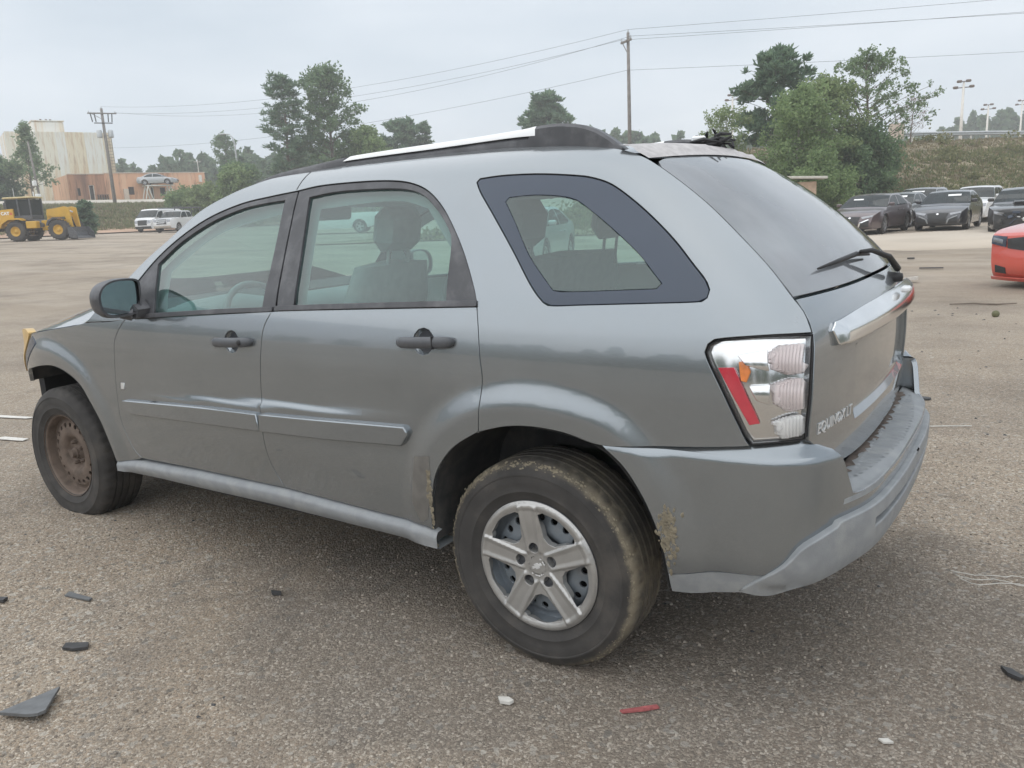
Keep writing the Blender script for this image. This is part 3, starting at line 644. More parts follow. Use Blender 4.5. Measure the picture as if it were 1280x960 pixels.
# ---- rear bumper
BP = catmull([(1.62, .894), (1.80, .888), (1.95, .880), (2.07, .870), (2.17, .850), (2.25, .805), (2.292, .75), (2.322, .685), (2.352, .60), (2.372, .50), (2.385, .35), (2.392, .2), (2.394, 0)], 8)
BPL = np.vstack([np.c_[BP[:, 0], -BP[:, 1]], np.c_[BP[::-1, 0], BP[::-1, 1]][1:]])
BS = np.r_[0, np.cumsum(np.hypot(*np.diff(BPL, axis=0).T))]; BTOT = BS[-1]
dBx, dBy = np.gradient(BPL[:, 0], BS), np.gradient(BPL[:, 1], BS)
bpo = pch([.30, .36, .43, .50, .60, .70, .775, .795, .81], [-.075, -.05, -.025, -.010, -.002, 0, 0, -.004, -.014])
def SBM(s, z, o=0.0):
    x = np.interp(s, BS, BPL[:, 0]); y = np.interp(s, BS, BPL[:, 1]); tx = np.interp(s, BS, dBx); ty = np.interp(s, BS, dBy)
    l = np.hypot(tx, ty); d = bpo(z)+flare(x, z)*(x < 2.0)*.9+o
    return np.stack([x+ty/l*d, y-tx/l*d, z+0*s], -1)
def sx(x): return float(np.interp(x, BP[:, 0], BS[:len(BP)]))
def sy(y): return float(np.interp(y, -BP[::1, 1], BS[:len(BP)])) if y <= 0 else BTOT-float(np.interp(-y, -BP[:, 1], BS[:len(BP)]))
ml = lambda P: [(BTOT-a, b) for a, b in P[::-1]]
ACB = [(sx(x), z) for x, z in [(1.695, .797), (1.764, .742), (1.817, .667), (1.855, .585), (1.878, .504), (1.885, .425)]]
lowL = [(sx(2.03), .455), (sx(2.15), .462)]
barT = [(sx(2.20), .498), (sx(2.245), .562), (sy(-.735), .600), (sy(-.66), .614)]
top = [(sy(-.72), .801), (sy(-.70), .775), (sy(-.655), .672), (sy(-.55), .664), (0.5*BTOT, .662)]
half = [(sx(1.9), .802)][::-1]
PL_ = ACB+lowL+barT+[(0.5*BTOT, .620)]
poly = PL_[:-1]+[PL_[-1]]+ml(PL_[:-1])+[(BTOT-sx(1.9), .802)]+[(BTOT-a, b) for a, b in top[:-1]]+[top[-1]]+top[:-1][::-1]+half
bump = panel('rear_bumper', poly, SBM, M_paint, suv, orient=1, h=.02, inset=.002, flange=.02)
# top ledges between the body and the bumper skin
for sg in (0, 1):
    rows = []
    for s in np.linspace(sx(1.70), sy(-.722), 60):
        r_ = []; xk_ = float(np.interp(s, BS, BPL[:, 0]))
        for o, kz in ((-.0045, .03), (-.008, .20), (-.013, .50), (-.020, .80), (-.032, 1.0), (-.10, 1.12)):
            ss = s if sg == 0 else BTOT-s
            p = SBM(np.array([ss]), np.array([.799]), o+.004)[0]
            zin = float(np.interp(xk_, [1.69, 1.95, 2.115, 2.245, 2.31], [.803, .819, .838, .855, .806])); r_.append((p[0], p[1], .798+(zin-.798)*kz))
        rows.append(r_)
    ribbon('bumper_ledge', rows, M_paint, bump, flip=bool(sg))
    ss = sy(-.72); P0 = [SBM(np.array([ss if sg == 0 else BTOT-ss]), np.array([z]), 0)[0] for z in (.80, .78, .73, .66)]
    rows = [[tuple(p), (p[0]-.10, p[1]+(.02 if sg == 0 else -.02), p[2]+.004)] for p in P0]
    ribbon('bumper_corner_wall', rows, M_paint, bump)
BOT = [(sx(1.888), .36), (sx(1.985), .372), (sx(2.10), .395), (sx(2.2), .41)]
val = [(sx(1.886), .421), (sx(2.03), .451), (sx(2.16), .458)]
for k in (0, 1):
    q = BOT+val[::-1]; q = q if k == 0 else ml(q)
    panel('valance_strip', q, lambda s, z: SBM(s, z, -.004), M_greyplast, bump, orient=1, h=.02, inset=.001, flange=.03)
# lower grey bar
T1 = [(sx(2.085), .398)]+[(sx(2.14), .445)]+[(a+.0, b-.002) for a, b in barT]+[(.5*BTOT, .616)]
B1 = [(.5*BTOT, .47), (sy(-.55), .47), (sy(-.70), .455), (sx(2.24), .425), (sx(2.16), .395)]
bar = T1+ml(T1[:-1])+ml(B1[1:])+B1
def SBR(s, z):
    u = np.clip(np.minimum(s, BTOT-s)-sx(2.08), 0, 1); k = sst(0, .18, u)
    return SBM(s, z, .004+.018*k*np.sqrt(np.clip(1-((z-.56)/.13)**2, 0, 1)))
SLOT = [(sy(-.56), .545), (sy(-.56), .575), (.5*BTOT, .575), (sy(.56), .575), (sy(.56), .545), (.5*BTOT, .545)]
br = panel('bumper_bar', bar, SBR, M_greyplast, bump, orient=1, h=.02, inset=.0015, flange=.04, edge=.006, holes=[SLOT])
panel('slot_back', [(sy(-.58), .53), (sy(-.58), .59), (.5*BTOT, .59), (sy(.58), .59), (sy(.58), .53), (.5*BTOT, .53)], lambda s, z: SBM(s, z, -.01), M_black, br, orient=1, h=.04, inset=0, flange=0)
panel('underside_skirt', [(sx(2.05), .41), (sx(2.05), .46), (.5*BTOT, .50), (BTOT-sx(2.05), .46), (BTOT-sx(2.05), .41), (.5*BTOT, .44)], lambda s, z: SBM(s, z, -.05), M_rubber, bump, orient=1, h=.06, inset=0, flange=0)
# step pad
oc = [SBM(np.array([s]), np.array([.668]), -.004)[0][:2] for s in np.linspace(sy(-.70), BTOT-sy(-.70), 40)]
pad = [tuple(p) for p in oc]+[(2.262, .70), (2.266, .35), (2.268, 0), (2.266, -.35), (2.262, -.70)]
def SPD(x, y):
    rib = np.clip(np.sin(y*math.pi*2/.036)*1.6, -1, 1)*.5+.5
    on = sst(2.30, 2.305, x)*sst(2.375, 2.37, x+.10*(y/.7)**2)*(np.abs(y) < .62)
    return np.stack([x, y+0*x, .680-.004*on*rib-.012*sst(2.36, 2.41, x+.10*(np.abs(y)/.7)**2.2)], -1)
panel('step_pad', pad, SPD, M_greyplast, bump, orient=1, h=.0095, inset=.001, flange=.02, edge=.005)
M_mudd = mat('brown_grime', (.13, .105, .09), .9, var=.4, scale=40)
e = []
for i, y in enumerate(np.linspace(-.60, .60, 60)): e.append((2.285+.016*math.sin(i*1.7)*rng.random()+.006*rng.random()+.02*(abs(y) < .3)*rng.random(), y))
panel('grime_strip', e+[(2.262, .60), (2.264, 0), (2.262, -.60)], lambda x, y: SPD(x, y)+np.array([0, 0, .0015]), M_mudd, bump, orient=1, h=.02, inset=0, flange=0, raw=True)
# ---- mud splashes on the arch lips
def mudsplash(S, spots, n, par, seed):
    rg = np.random.default_rng(seed); V = []; F = []
    for _ in range(n):
        cx, cz, rx, rz = spots[rg.integers(len(spots))]
        a = rg.normal(0, 1, 2); u0, v0 = cx+a[0]*rx, cz+a[1]*rz; r_ = .002+.006*rg.random(); k = 6
        ang = np.linspace(0, 2*math.pi, k, endpoint=False); uu = u0+r_*np.cos(ang)*rg.uniform(.5, 1.1, k); vv = v0+r_*1.7*np.sin(ang)*rg.uniform(.5, 1.2, k)
        q = S(uu, vv); nn = snormal(S, np.c_[uu, vv], 1)
        c = S(np.array([u0]), np.array([v0]))[0]+nn[0]*.003; b = len(V)
        V += [tuple(c)]+[tuple(p) for p in q+nn*.0006]; F += [(b, b+1+i, b+1+(i+1) % k) for i in range(k)]
    o = mk('mud_splash', V, F, M_mudm, par, smooth=True); o['kind'] = 'stuff'
mudsplash(SBM, [(sx(1.885), .57, .010, .03), (sx(1.90), .52, .012, .035), (sx(1.895), .60, .01, .02)], 150, bump, 3)
mudsplash(SL, [(1.044, .50, .004, .05), (1.048, .57, .004, .035)], 90, rd, 4)

# ---- door mirror
FM = catmull([(-1.083, 1.193), (-1.066, 1.236), (-1.03, 1.260), (-.975, 1.268), (-.905, 1.261), (-.893, 1.23), (-.897, 1.16), (-.915, 1.121), (-1.02, 1.112), (-1.07, 1.135)], 5, closed=True)
def mirror(sg, par):
    c = FM.mean(0); rows = []
    for dx, k in ((.018, .90), (.012, .90), (.012, 1.0), (0.0, 1.03), (-.03, 1.03), (-.07, .93), (-.10, .75), (-.118, .45), (-.122, .05)):
        q = c+(FM-c)*k; q = np.vstack([q, q[:1]]); rows.append([(-.512+dx, sg*-p[0], p[1]) for p in q])
    h_ = fixn(ribbon('door_mirror', rows[1:], M_black, par, autos=50))
    q = c+(FM-c)*.885; me = mk('mirror_glass', [(-.512, sg*-p[0], p[1]) for p in q], [tuple(range(len(q)))[::(1 if sg < 0 else -1)]], M_mirror, h_)
    mb = MB(); mb.prism([(-.60, 1.10), (-.50, 1.10), (-.48, 1.135), (-.53, 1.17), (-.60, 1.15)], .09, 'y', (0, sg*.885, 0)); mb.tube([(-.53, sg*.93, 1.115), (-.55, sg*.97, 1.125)], [.03, .025], 10); mb.build('mirror_arm', M_black, h_)
mirror(-1, fd)
mirror(1, [o for o in suv.children if o.name.startswith('front_door') and o is not fd][0])

# ---- wheels
RW, RT_, ZC = .345, .354, .345
def tyre(name, par, seed, RW=RW):
    half = [(.206, .088), (.214, .098), (.222, .100), (.232, .107), (.250, .1135), (.252, .1155), (.256, .1155), (.258, .1145), (.275, .1180), (.292, .1185), (.304, .1172), (.306, .1190), (.311, .1185), (.313, .1155), (.330, .108), (.341, .100), (.347, .093), (.3515, .084), (.353, .072), (.3535, .060), (.3535, .056), (.345, .055), (.345, .048), (.3538, .047), (.354, .030), (.354, .022), (.345, .021), (.345, .013), (.354, .012)]
    pr = [(r, -o) for r, o in half]+[(r, o) for r, o in half[::-1]]
    n = 168; V = []; F = []; k = len(pr)
    for i in range(n):
        a = 2*math.pi*i/n; ca, sa = math.cos(a), math.sin(a)
        for j, (r, o) in enumerate(pr):
            rr = r
            if .336 < r and abs(o) > .058 and i % 4 == 0: rr = r-.006
            x, z = rr*ca, rr*sa
            if z < -RW+.001: o = o*(1+.05*min(1.6, (-RW-z)/.01)); z = -RW+.001
            V.append((x, o, z))
    for i in range(n):
        j = (i+1) % n
        for q in range(k-1): F.append((i*k+q, i*k+q+1, j*k+q+1, j*k+q))
    return fixn(mk(name, V, F, M_tyre if RW < .34 else M_mtyre, par, smooth=True, autos=45))
def disc(fo): return lambda u, v: np.stack([u, -fo(np.hypot(u, v), u, v), v+0*u], -1)
def barrel(par, m_):
    mb = MB(); mb.lathe([(.2195, -.104), (.2205, -.101), (.217, -.098), (.207, -.096), (.203, -.088), (.200, -.06), (.192, -.03), (.19, .09), (.2205, .10)], 64, 'y')
    return fixn(mb.build('rim', m_, par, True))
cosp = lambda r: .5+.5*np.cos(r)
sf = pch([0, .03, .034, .062, .075, .09, .10, .115, .145, .17, .183, .196, .204], [.060, .060, .040, .036, .038, .058, .066, .070, .066, .062, .052, .050, .058])
def steel(par, m_, holes):
    hs = [ellipse(.154*math.cos(t), .154*math.sin(t), .0138, .0138, 12) for t in np.linspace(0, 2*math.pi, holes, endpoint=False)]
    circ = [(.2035*math.cos(t), .2035*math.sin(t)) for t in np.linspace(0, 2*math.pi, 72, endpoint=False)]
    return panel('wheel_disc', circ, disc(lambda r, u, v: sf(r)), m_, par, orient=1, h=.009, inset=0, holes=hs, flange=.008, raw=True)
def backing(par):
    mb = MB(); mb.lathe([(.001, -.02), (.198, -.02), (.198, .06)], 32, 'y'); mb.build('brake_backing', M_dark, par, True)
SPK = [R(97-72*k) for k in range(5)]
def capo(r, u, v):
    base = np.interp(r, [0, .035, .05, .09, .15, .190, .198, .206, .214, .2195], [.104, .104, .103, .104, .108, .109, .1125, .1145, .1125, .106])
    d = np.zeros_like(r)
    for t in SPK:
        al = u*math.cos(t)+v*math.sin(t); ac = np.abs(-u*math.sin(t)+v*math.cos(t)); w_ = .026+.05*np.clip(al-.06, 0, .2)
        q = sst(w_+.008, w_-.001, ac)*sst(.035, .055, al)*sst(.214, .200, r)
        d = np.maximum(d, q*(.0075-.004*sst(w_, w_*.4, ac)))
    return base+d-.010*sst(.032, .028, r)*0-.0025*((r > .029) & (r < .033))
def cap(par):
    win = []
    for t in SPK:
        c = t+R(36); P_ = []
        for r_, a in ((.094, 0), (.104, 13), (.150, 21.5), (.181, 24.5), (.190, 20), (.1925, 0), (.190, -20), (.181, -24.5), (.150, -21.5), (.104, -13)):
            P_.append((r_*math.cos(c+R(a)), r_*math.sin(c+R(a))))
        win.append(P_)
    lug = [ellipse(.062*math.cos(t), .062*math.sin(t), .0190, .0190, 16) for t in SPK]
    circ = [(.2195*math.cos(t), .2195*math.sin(t)) for t in np.linspace(0, 2*math.pi, 110, endpoint=False)]
    hc = panel('hubcap', circ, disc(capo), M_hub, par, orient=1, h=.0048, inset=0, holes=win+lug, flange=.022, raw=True, edge=.002)
    for t in SPK:
        mb = MB(); mb.lathe([(.001, -.080), (.017, -.080), (.0185, -.10)], 16, 'y', (.062*math.cos(t), 0, .062*math.sin(t))); mb.build('lug_socket', M_black, hc, True)
    letters('', .01, 'x', SL, (0, 0), (1, 0), (0, 1), M_hub, hc) if False else None
    # small bow-tie emblem pressed into the centre
    e = [(-.020, -.004), (-.008, -.004), (-.006, -.009), (.009, -.009), (.007, -.004), (.020, -.004), (.018, .004), (.008, .004), (.006, .009), (-.009, .009), (-.007, .004), (-.018, .004)]
    c_, s_ = math.cos(.5), math.sin(.5)
    panel('centre_emblem', [(x*c_-z*s_, x*s_+z*c_) for x, z in e], disc(capo), M_badge, hc, orient=1, h=.006, inset=0, flange=.002, off=.0015, raw=True, edge=.0006)
    return hc
def wheel(x, sg, kind, rz=0):
    w_ = empty('wheel', (x, sg*.755, ZC), (0 if sg < 0 else math.pi)+rz, parent=suv)
    ty = tyre('tyre', w_, 1, RW if kind == 'cap' else .302)
    if kind == 'cap':
        barrel(w_, M_steel); steel(w_, M_steel, 20); backing(w_); cap(w_)
    else:
        barrel(w_, M_rust); steel(w_, M_rust, 20); backing(w_)
        mb = MB(); mb.lathe([(.001, -.082), (.018, -.082), (.020, -.078), (.024, -.066), (.030, -.062), (.031, -.04)], 24, 'y')
        for t in np.linspace(0, 2*math.pi, 5, endpoint=False)+.6: mb.lathe([(.001, -.064), (.006, -.063), (.0105, -.056), (.0105, -.034)], 6, 'y', (.0575*math.cos(t), 0, .0575*math.sin(t)))
        fixn(mb.build('hub_and_nuts', M_rust, w_, autos=35))
    return w_
wr = wheel(1.4285, -1, 'cap'); wr['label'] = 'rear wheel with five spoke silver hubcap'
wf = wheel(-1.4285, -1, 'steel', .004); wf['label'] = 'front wheel with bare rusty steel rim'
c = copy_tree(wr, suv); c.location = (1.4285, .755, ZC); c.rotation_euler = (0, 0, math.pi)
c = copy_tree(wf, suv); c.location = (-1.4285, .755, ZC); c.rotation_euler = (0, 0, math.pi)
# dried mud ring on the rear tyre's shoulder (real crumbs of mud)
rg = np.random.default_rng(5); V = []; F = []
for _ in range(700):
    a = rg.uniform(R(15), R(205)) if rg.random() < .85 else rg.uniform(R(-60), R(15))
    r0 = .338+rg.normal(0, .0055); o = -(.101-.55*(r0-.338)) if r0 > .33 else -.1085
    ca, sa = math.cos(a), math.sin(a); s_ = .0012+.0028*rg.random()**2; b = len(V)
    for k in range(5):
        t = 2*math.pi*k/5; da = s_*1.8*math.cos(t)/.34; dr = s_*math.sin(t)*.9
        V.append(((r0+dr)*math.cos(a+da), o+.7*dr-.0004, (r0+dr)*math.sin(a+da)))
    V.append((r0*ca+.001*ca, o-.0022, r0*sa+.001*sa)); F += [(b+k, b+(k+1) % 5, b+5) for k in range(5)]
mdr = mk('dried_mud_ring', V, F, M_mudm, wr, smooth=True); mdr['kind'] = 'stuff'

# ---- interior
def seat(x, y, wd, par, rear=False):
    s_ = MB(); s_.box((x, y, .62), (.52, wd, .16), Matrix.Rotation(-.08, 3, 'Y'), bev=.05); st = s_.build('seat', M_cloth, par, autos=40)
    rows = []
    H = .62
    for t in np.linspace(0, 1, 10):
        w_ = wd/2*(1-.06*t-.35*max(0, t-.8)*2); cx = x+.24+t*H*.27; cz = .66+t*H; th = .075*(1-.35*t)
        rows.append([(cx+th*math.cos(a)*(1 if math.cos(a) > 0 else .9), y+w_*np.sign(math.sin(a))*abs(math.sin(a))**.45, cz) for a in np.linspace(0, 2*math.pi, 25)])
    rows.append([(rows[-1][0][0]-.06, y, .66+H+.02)]*25)
    fixn(ribbon('backrest', rows, M_cloth, st, autos=50))
    for yy in ([y] if not rear else [y-.36, y+.36]):
        hb = MB(); cx = x+.24+.27*H+.045; cz = .66+H+.14
        hb.box((cx, yy, cz), (.10, .26, .18), Matrix.Rotation(.2, 3, 'Y'), bev=.045); hb.tube([(cx-.02, yy-.06, cz-.2), (cx, yy-.06, cz-.05)], .007, 6); hb.tube([(cx-.02, yy+.06, cz-.2), (cx, yy+.06, cz-.05)], .007, 6)
        hb.build('headrest', M_dash if rear else M_cloth, st, autos=40)
seat(.07, -.38, .52, suv); seat(-.02, .38, .52, suv); seat(.66, 0, 1.18, suv, True)
rows = []
for y in np.linspace(-.80, .80, 33):
    hoodk = .05*math.exp(-((y+.37)/.2)**2)
    rows.append([(-.98, y, 1.07), (-.80, y, 1.095+hoodk*.4), (-.62, y, 1.09+hoodk), (-.52, y, 1.05+hoodk*.8), (-.47, y, .98), (-.50, y, .80), (-.60, y, .55)])
ribbon('dashboard', rows, M_dash, suv, autos=60)
mb = MB(); tl_ = Matrix.Rotation(R(-24), 3, 'Y'); cc = Vector((-.37, -.38, 1.02))
ring = [cc+tl_ @ Vector((0, .185*math.cos(a), .185*math.sin(a))) for a in np.linspace(0, 2*math.pi, 41)]
mb.tube(ring, .016, 8, cap=False)
for a in (0, math.pi, -math.pi/2): mb.tube([cc+Vector((-.03, 0, 0)), cc+tl_ @ Vector((0, .18*math.cos(a), .18*math.sin(a)))], [.03, .012], 8)
sw = mb.build('steering_wheel', M_dash, suv, True)
mb = MB(); mb.box(cc+Vector((-.02, 0, -.01)), (.06, .17, .15), tl_, bev=.025); mb.build('wheel_hub_pad', M_dash, sw, autos=40)
mb = MB(); mb.tube([cc+Vector((-.03, 0, 0)), (-.60, -.38, .92)], .05, 10); mb.build('steering_column', M_dash, sw, True)
mb = MB(); mb.box((-.22, .0, 1.50), (.03, .24, .065), Matrix.Rotation(.15, 3, 'Y'), bev=.02); mb.tube([(-.24, 0, 1.50), (-.30, 0, 1.56)], .008, 6); mb.build('rear_view_mirror', M_dash, suv, autos=40)
mb = MB(); mb.box((0.55, 0, .45), (2.5, .98, .06)); mb.box((0.02, 0, .46), (1.8, 1.5, .05)); mb.box((1.75, 0, .62), (.9, 1.0, .05)); mb.box((-.2, 0, .62), (.7, .22, .3), bev=.03); mb.build('cabin_floor', M_dash, suv)
mb = MB(); mb.box((1.78, 0, 1.12), (.75, 1.36, .025)); mb.build('cargo_cover', M_dash, suv)
# ------------------------------------------------------------------ terrain
def G(x, y):
    x = np.asarray(x, float); y = np.asarray(y, float)
    lot = .02*np.clip(-x-5, 0, 80)
    left = lot+((4.2-lot)*sst(-71, -84.5, x)+1.15*sst(-83.5, -96, x))*sst(5, 25, y)
    q = y-.85*(x+7.7)
    right = 5.0*np.clip(.35*sst(36.5, 64, q)+.65*np.clip((q-38)/25, 0, 1), 0, 1)*sst(-27, -15, x)
    return np.maximum(left, right)+.044*sst(-.25, -1.05, x)
def axis(segs):
    a = []
    for lo, hi, st in segs: a += list(np.arange(lo, hi, st))
    return np.array(a+[segs[-1][1]])
gx = axis([(-700, -140, 40), (-140, -60, 2.5), (-60, -16, 4), (-16, -3, 1.0), (-3, 3, .25), (3, 8, 1), (8, 40, 4), (40, 700, 60)]); gy = axis([(-700, -60, 64), (-60, -12, 6), (-12, 14, 1.0), (14, 30, 2), (30, 80, 1.6), (80, 140, 6), (140, 900, 60)])
GX, GY = np.meshgrid(gx, gy, indexing='ij')
def ground_mat():
    mt, nt, b = pbsdf('gravel_lot', (.3, .28, .25), .95); b.inputs['Specular IOR Level'].default_value = .25
    L = nt.links.new
    geo = N(nt, 'ShaderNodeNewGeometry'); pos = geo.outputs['Position']
    def noise(scale, detail=4, rough=.55, vec=None):
        n = N(nt, 'ShaderNodeTexNoise'); n.inputs['Scale'].default_value = scale; n.inputs['Detail'].default_value = detail; n.inputs['Roughness'].default_value = rough; L(vec or pos, n.inputs['Vector']); return n
    def ramp(src, pts):
        r = N(nt, 'ShaderNodeValToRGB'); e = r.color_ramp.elements
        while len(e) < len(pts): e.new(.5)
        for q, (p, c) in zip(e, pts): q.position = p; q.color = (*c, 1) if len(c) == 3 else c
        L(src, r.inputs[0]); return r.outputs[0]
    def mix(f, a, c, mode='MIX'):
        m_ = N(nt, 'ShaderNodeMixRGB', blend_type=mode)
        for s, i in ((f, 'Fac'), (a, 'Color1'), (c, 'Color2')):
            if isinstance(s, (int, float)): m_.inputs[i].default_value = s
            elif isinstance(s, tuple): m_.inputs[i].default_value = (*s, 1)
            else: L(s, m_.inputs[i])
        return m_.outputs[0]
    # stone chips of three sizes with random tones
    def chips(scale, thr, jit=1.0):
        v = N(nt, 'ShaderNodeTexVoronoi'); v.inputs['Scale'].default_value = scale; v.inputs['Randomness'].default_value = jit; L(pos, v.inputs['Vector'])
        sp = N(nt, 'ShaderNodeSeparateColor'); L(v.outputs['Color'], sp.inputs[0])
        return v, sp
    v1, s1 = chips(115, .4); v2, s2 = chips(230, .4); v3, s3 = chips(55, .4)
    dirt = noise(.55, 7, .62).outputs['Fac']; dirt2 = noise(2.7, 6, .6).outputs['Fac']; big = noise(.12, 4, .5).outputs['Fac']
    # binder: dark grey asphalt to tan dust
    tan = ramp(dirt2, [(.3, (.345, .275, .208)), (.7, (.48, .395, .308))])
    asp = ramp(dirt2, [(.3, (.128, .112, .098)), (.7, (.215, .188, .162))])
    # distance of the worn asphalt patch around the car (a stain fixed to the place)
    mpn = N(nt, 'ShaderNodeMapping'); mpn.inputs['Location'].default_value = (-.40, .16, 0); mpn.inputs['Scale'].default_value = (.29, .40, 1); L(pos, mpn.inputs[0])
    ln = N(nt, 'ShaderNodeVectorMath', operation='LENGTH'); L(mpn.outputs[0], ln.inputs[0])
    ad = N(nt, 'ShaderNodeMath', operation='MULTIPLY_ADD'); L(noise(.8, 6, .6).outputs['Fac'], ad.inputs[0]); ad.inputs[1].default_value = .9; L(ln.outputs['Value'], ad.inputs[2])
    stain = ramp(ad.outputs[0], [(.85, (1, 1, 1)), (1.40, (.06, .06, .06))])
    base = mix(stain, tan, asp)
    base = mix(ramp(dirt, [(.35, (0, 0, 0)), (.65, (.55, .55, .55))]), base, (.35, .265, .19))
    # chips on top
    c1 = ramp(s1.outputs[0], [(0, (.15, .127, .104)), (.4, (.29, .245, .197)), (.7, (.47, .405, .33)), (1, (.70, .635, .55))])
    f1 = ramp(s1.outputs[1], [(.38, (0, 0, 0)), (.46, (.85, .85, .85))]); col = mix(f1, base, c1)
    c2 = ramp(s2.outputs[0], [(0, (.16, .135, .11)), (.5, (.31, .265, .215)), (1, (.55, .49, .41))])
    f2 = ramp(s2.outputs[1], [(.55, (0, 0, 0)), (.62, (.7, .7, .7))]); col = mix(f2, col, c2)
    c3 = ramp(s3.outputs[0], [(0, (.16, .15, .135)), (1, (.56, .52, .46))]); f3 = ramp(s3.outputs[1], [(.90, (0, 0, 0)), (.93, (.8, .8, .8))]); col = mix(f3, col, c3)
    col = mix(ramp(stain, [(0, (0, 0, 0)), (1, (.36, .36, .36))]), col, (.13, .122, .115))
    ve = N(nt, 'ShaderNodeTexVoronoi', feature='DISTANCE_TO_EDGE'); ve.inputs['Scale'].default_value = .42; nz = noise(1.6, 5, .6); va = N(nt, 'ShaderNodeVectorMath', operation='ADD'); L(pos, va.inputs[0]); L(nz.outputs['Color'], va.inputs[1]); L(va.outputs[0], ve.inputs['Vector'])
    ck = ramp(ve.outputs['Distance'], [(.0, (.35, .35, .35)), (.004, (.2, .2, .2)), (.010, (0, 0, 0))]); cm = ramp(noise(.5, 3).outputs['Fac'], [(.52, (0, 0, 0)), (.6, (1, 1, 1))])
    mm = N(nt, 'ShaderNodeMixRGB', blend_type='MULTIPLY'); mm.inputs['Fac'].default_value = 1; L(ck, mm.inputs['Color1']); L(cm, mm.inputs['Color2']); col = mix(mm.outputs[0], col, (.10, .088, .078))
    # far lot: pale tracked dust with streaks
    sepp = N(nt, 'ShaderNodeSeparateXYZ'); L(pos, sepp.inputs[0])
    ms = N(nt, 'ShaderNodeMapping'); ms.inputs['Scale'].default_value = (.10, .42, 1); ms.inputs['Rotation'].default_value = (0, 0, -.55); L(pos, ms.inputs[0])
    st = noise(1.0, 6, .62, ms.outputs[0]).outputs['Fac']
    far = ramp(st, [(.30, (.31, .258, .205)), (.50, (.43, .365, .295)), (.72, (.53, .465, .39))])
    dl = N(nt, 'ShaderNodeVectorMath', operation='DISTANCE'); L(pos, dl.inputs[0]); dl.inputs[1].default_value = (1.2, -1.6, 0)
    fd_ = N(nt, 'ShaderNodeMapRange'); fd_.inputs['From Min'].default_value = 3.5; fd_.inputs['From Max'].default_value = 15; fd_.inputs['To Max'].default_value = .78; L(dl.outputs['Value'], fd_.inputs['Value'])
    col = mix(fd_.outputs[0], col, far)
    # oil stains
    oil = ramp(noise(.33, 5, .6).outputs['Fac'], [(.58, (0, 0, 0)), (.72, (.50, .50, .50))]); col = mix(oil, col, (.15, .133, .118))
    pt = ramp(noise(1.5, 8, .68).outputs['Fac'], [(.50, (0, 0, 0)), (.66, (.30, .30, .30))]); col = mix(pt, col, (.22, .18, .14))
    bv = ramp(noise(.42, 5, .6).outputs['Fac'], [(.30, (.74, .74, .75)), (.50, (1, 1, 1)), (.70, (1.0, .985, .96))]); col = mix(1.0, col, bv, 'MULTIPLY')
    L(col, b.inputs['Base Color'])
    # relief
    a1 = N(nt, 'ShaderNodeMath', operation='MULTIPLY'); L(f1, a1.inputs[0]); L(s1.outputs[2], a1.inputs[1])
    d1 = N(nt, 'ShaderNodeMath', operation='MULTIPLY_ADD'); L(v1.outputs['Distance'], d1.inputs[0]); d1.inputs[1].default_value = -.9; L(a1.outputs[0], d1.inputs[2])
    d2 = N(nt, 'ShaderNodeMath', operation='MULTIPLY_ADD'); L(v2.outputs['Distance'], d2.inputs[0]); d2.inputs[1].default_value = -.5; L(d1.outputs[0], d2.inputs[2])
    d3 = N(nt, 'ShaderNodeMath', operation='ADD'); L(d2.outputs[0], d3.inputs[0]); L(noise(30, 6, .7).outputs['Fac'], d3.inputs[1])
    bp = N(nt, 'ShaderNodeBump'); bp.inputs['Strength'].default_value = .9; bp.inputs['Distance'].default_value = .006; L(d3.outputs[0], bp.inputs['Height']); L(bp.outputs[0], b.inputs['Normal'])
    return mt
M_ground = ground_mat()
A = np.stack([GX, GY, G(GX, GY)], -1)
gr = ribbon('ground', A, M_ground, None, flip=True); gr['kind'] = 'structure'
def sheet(name, fxy, nu, nv, mt, lift):
    U, V = np.meshgrid(np.linspace(0, 1, nu), np.linspace(0, 1, nv), indexing='ij'); X, Y = fxy(U, V)
    o = ribbon(name, np.stack([X, Y, G(X, Y)+lift], -1), mt, None); fixn(o); o['kind'] = 'structure'; return o
M_scrub = mat('dry_scrub', (.23, .195, .13), .95, var=.45, scale=.55, dirt=(.25, .20, .14), dirt_amt=.8, bump=.6, bscale=6)
M_grassL = mat('mown_grass', (.24, .235, .13), .95, var=.35, scale=.35, dirt=(.33, .27, .18), dirt_amt=.7, bump=.5, bscale=6)
M_soil = mat('red_soil', (.40, .27, .19), .95, var=.25, scale=.5, bump=.4, bscale=5)
M_conc = mat('pale_road', (.52, .48, .42), .9, var=.1, scale=.5)
# right bank: q runs up the slope
sheet('grassy_bank', lambda U, V: (-26+76*U, 37.3+(43*V)+.85*(-26+76*U+7.7)), 110, 50, M_scrub, .05)
sheet('grassy_bank', lambda U, V: (-72-62*V+.6*np.sin(U*40), 12+88*U), 90, 50, M_grassL, .05)
sheet('soil_strip', lambda U, V: (-69.5-4.5*V, 22+60*U), 60, 5, M_soil, .10)
sheet('upper_road', lambda U, V: (-86.0-6.0*V-1.5*(1-U), 12+88*U), 60, 6, M_conc, .10)
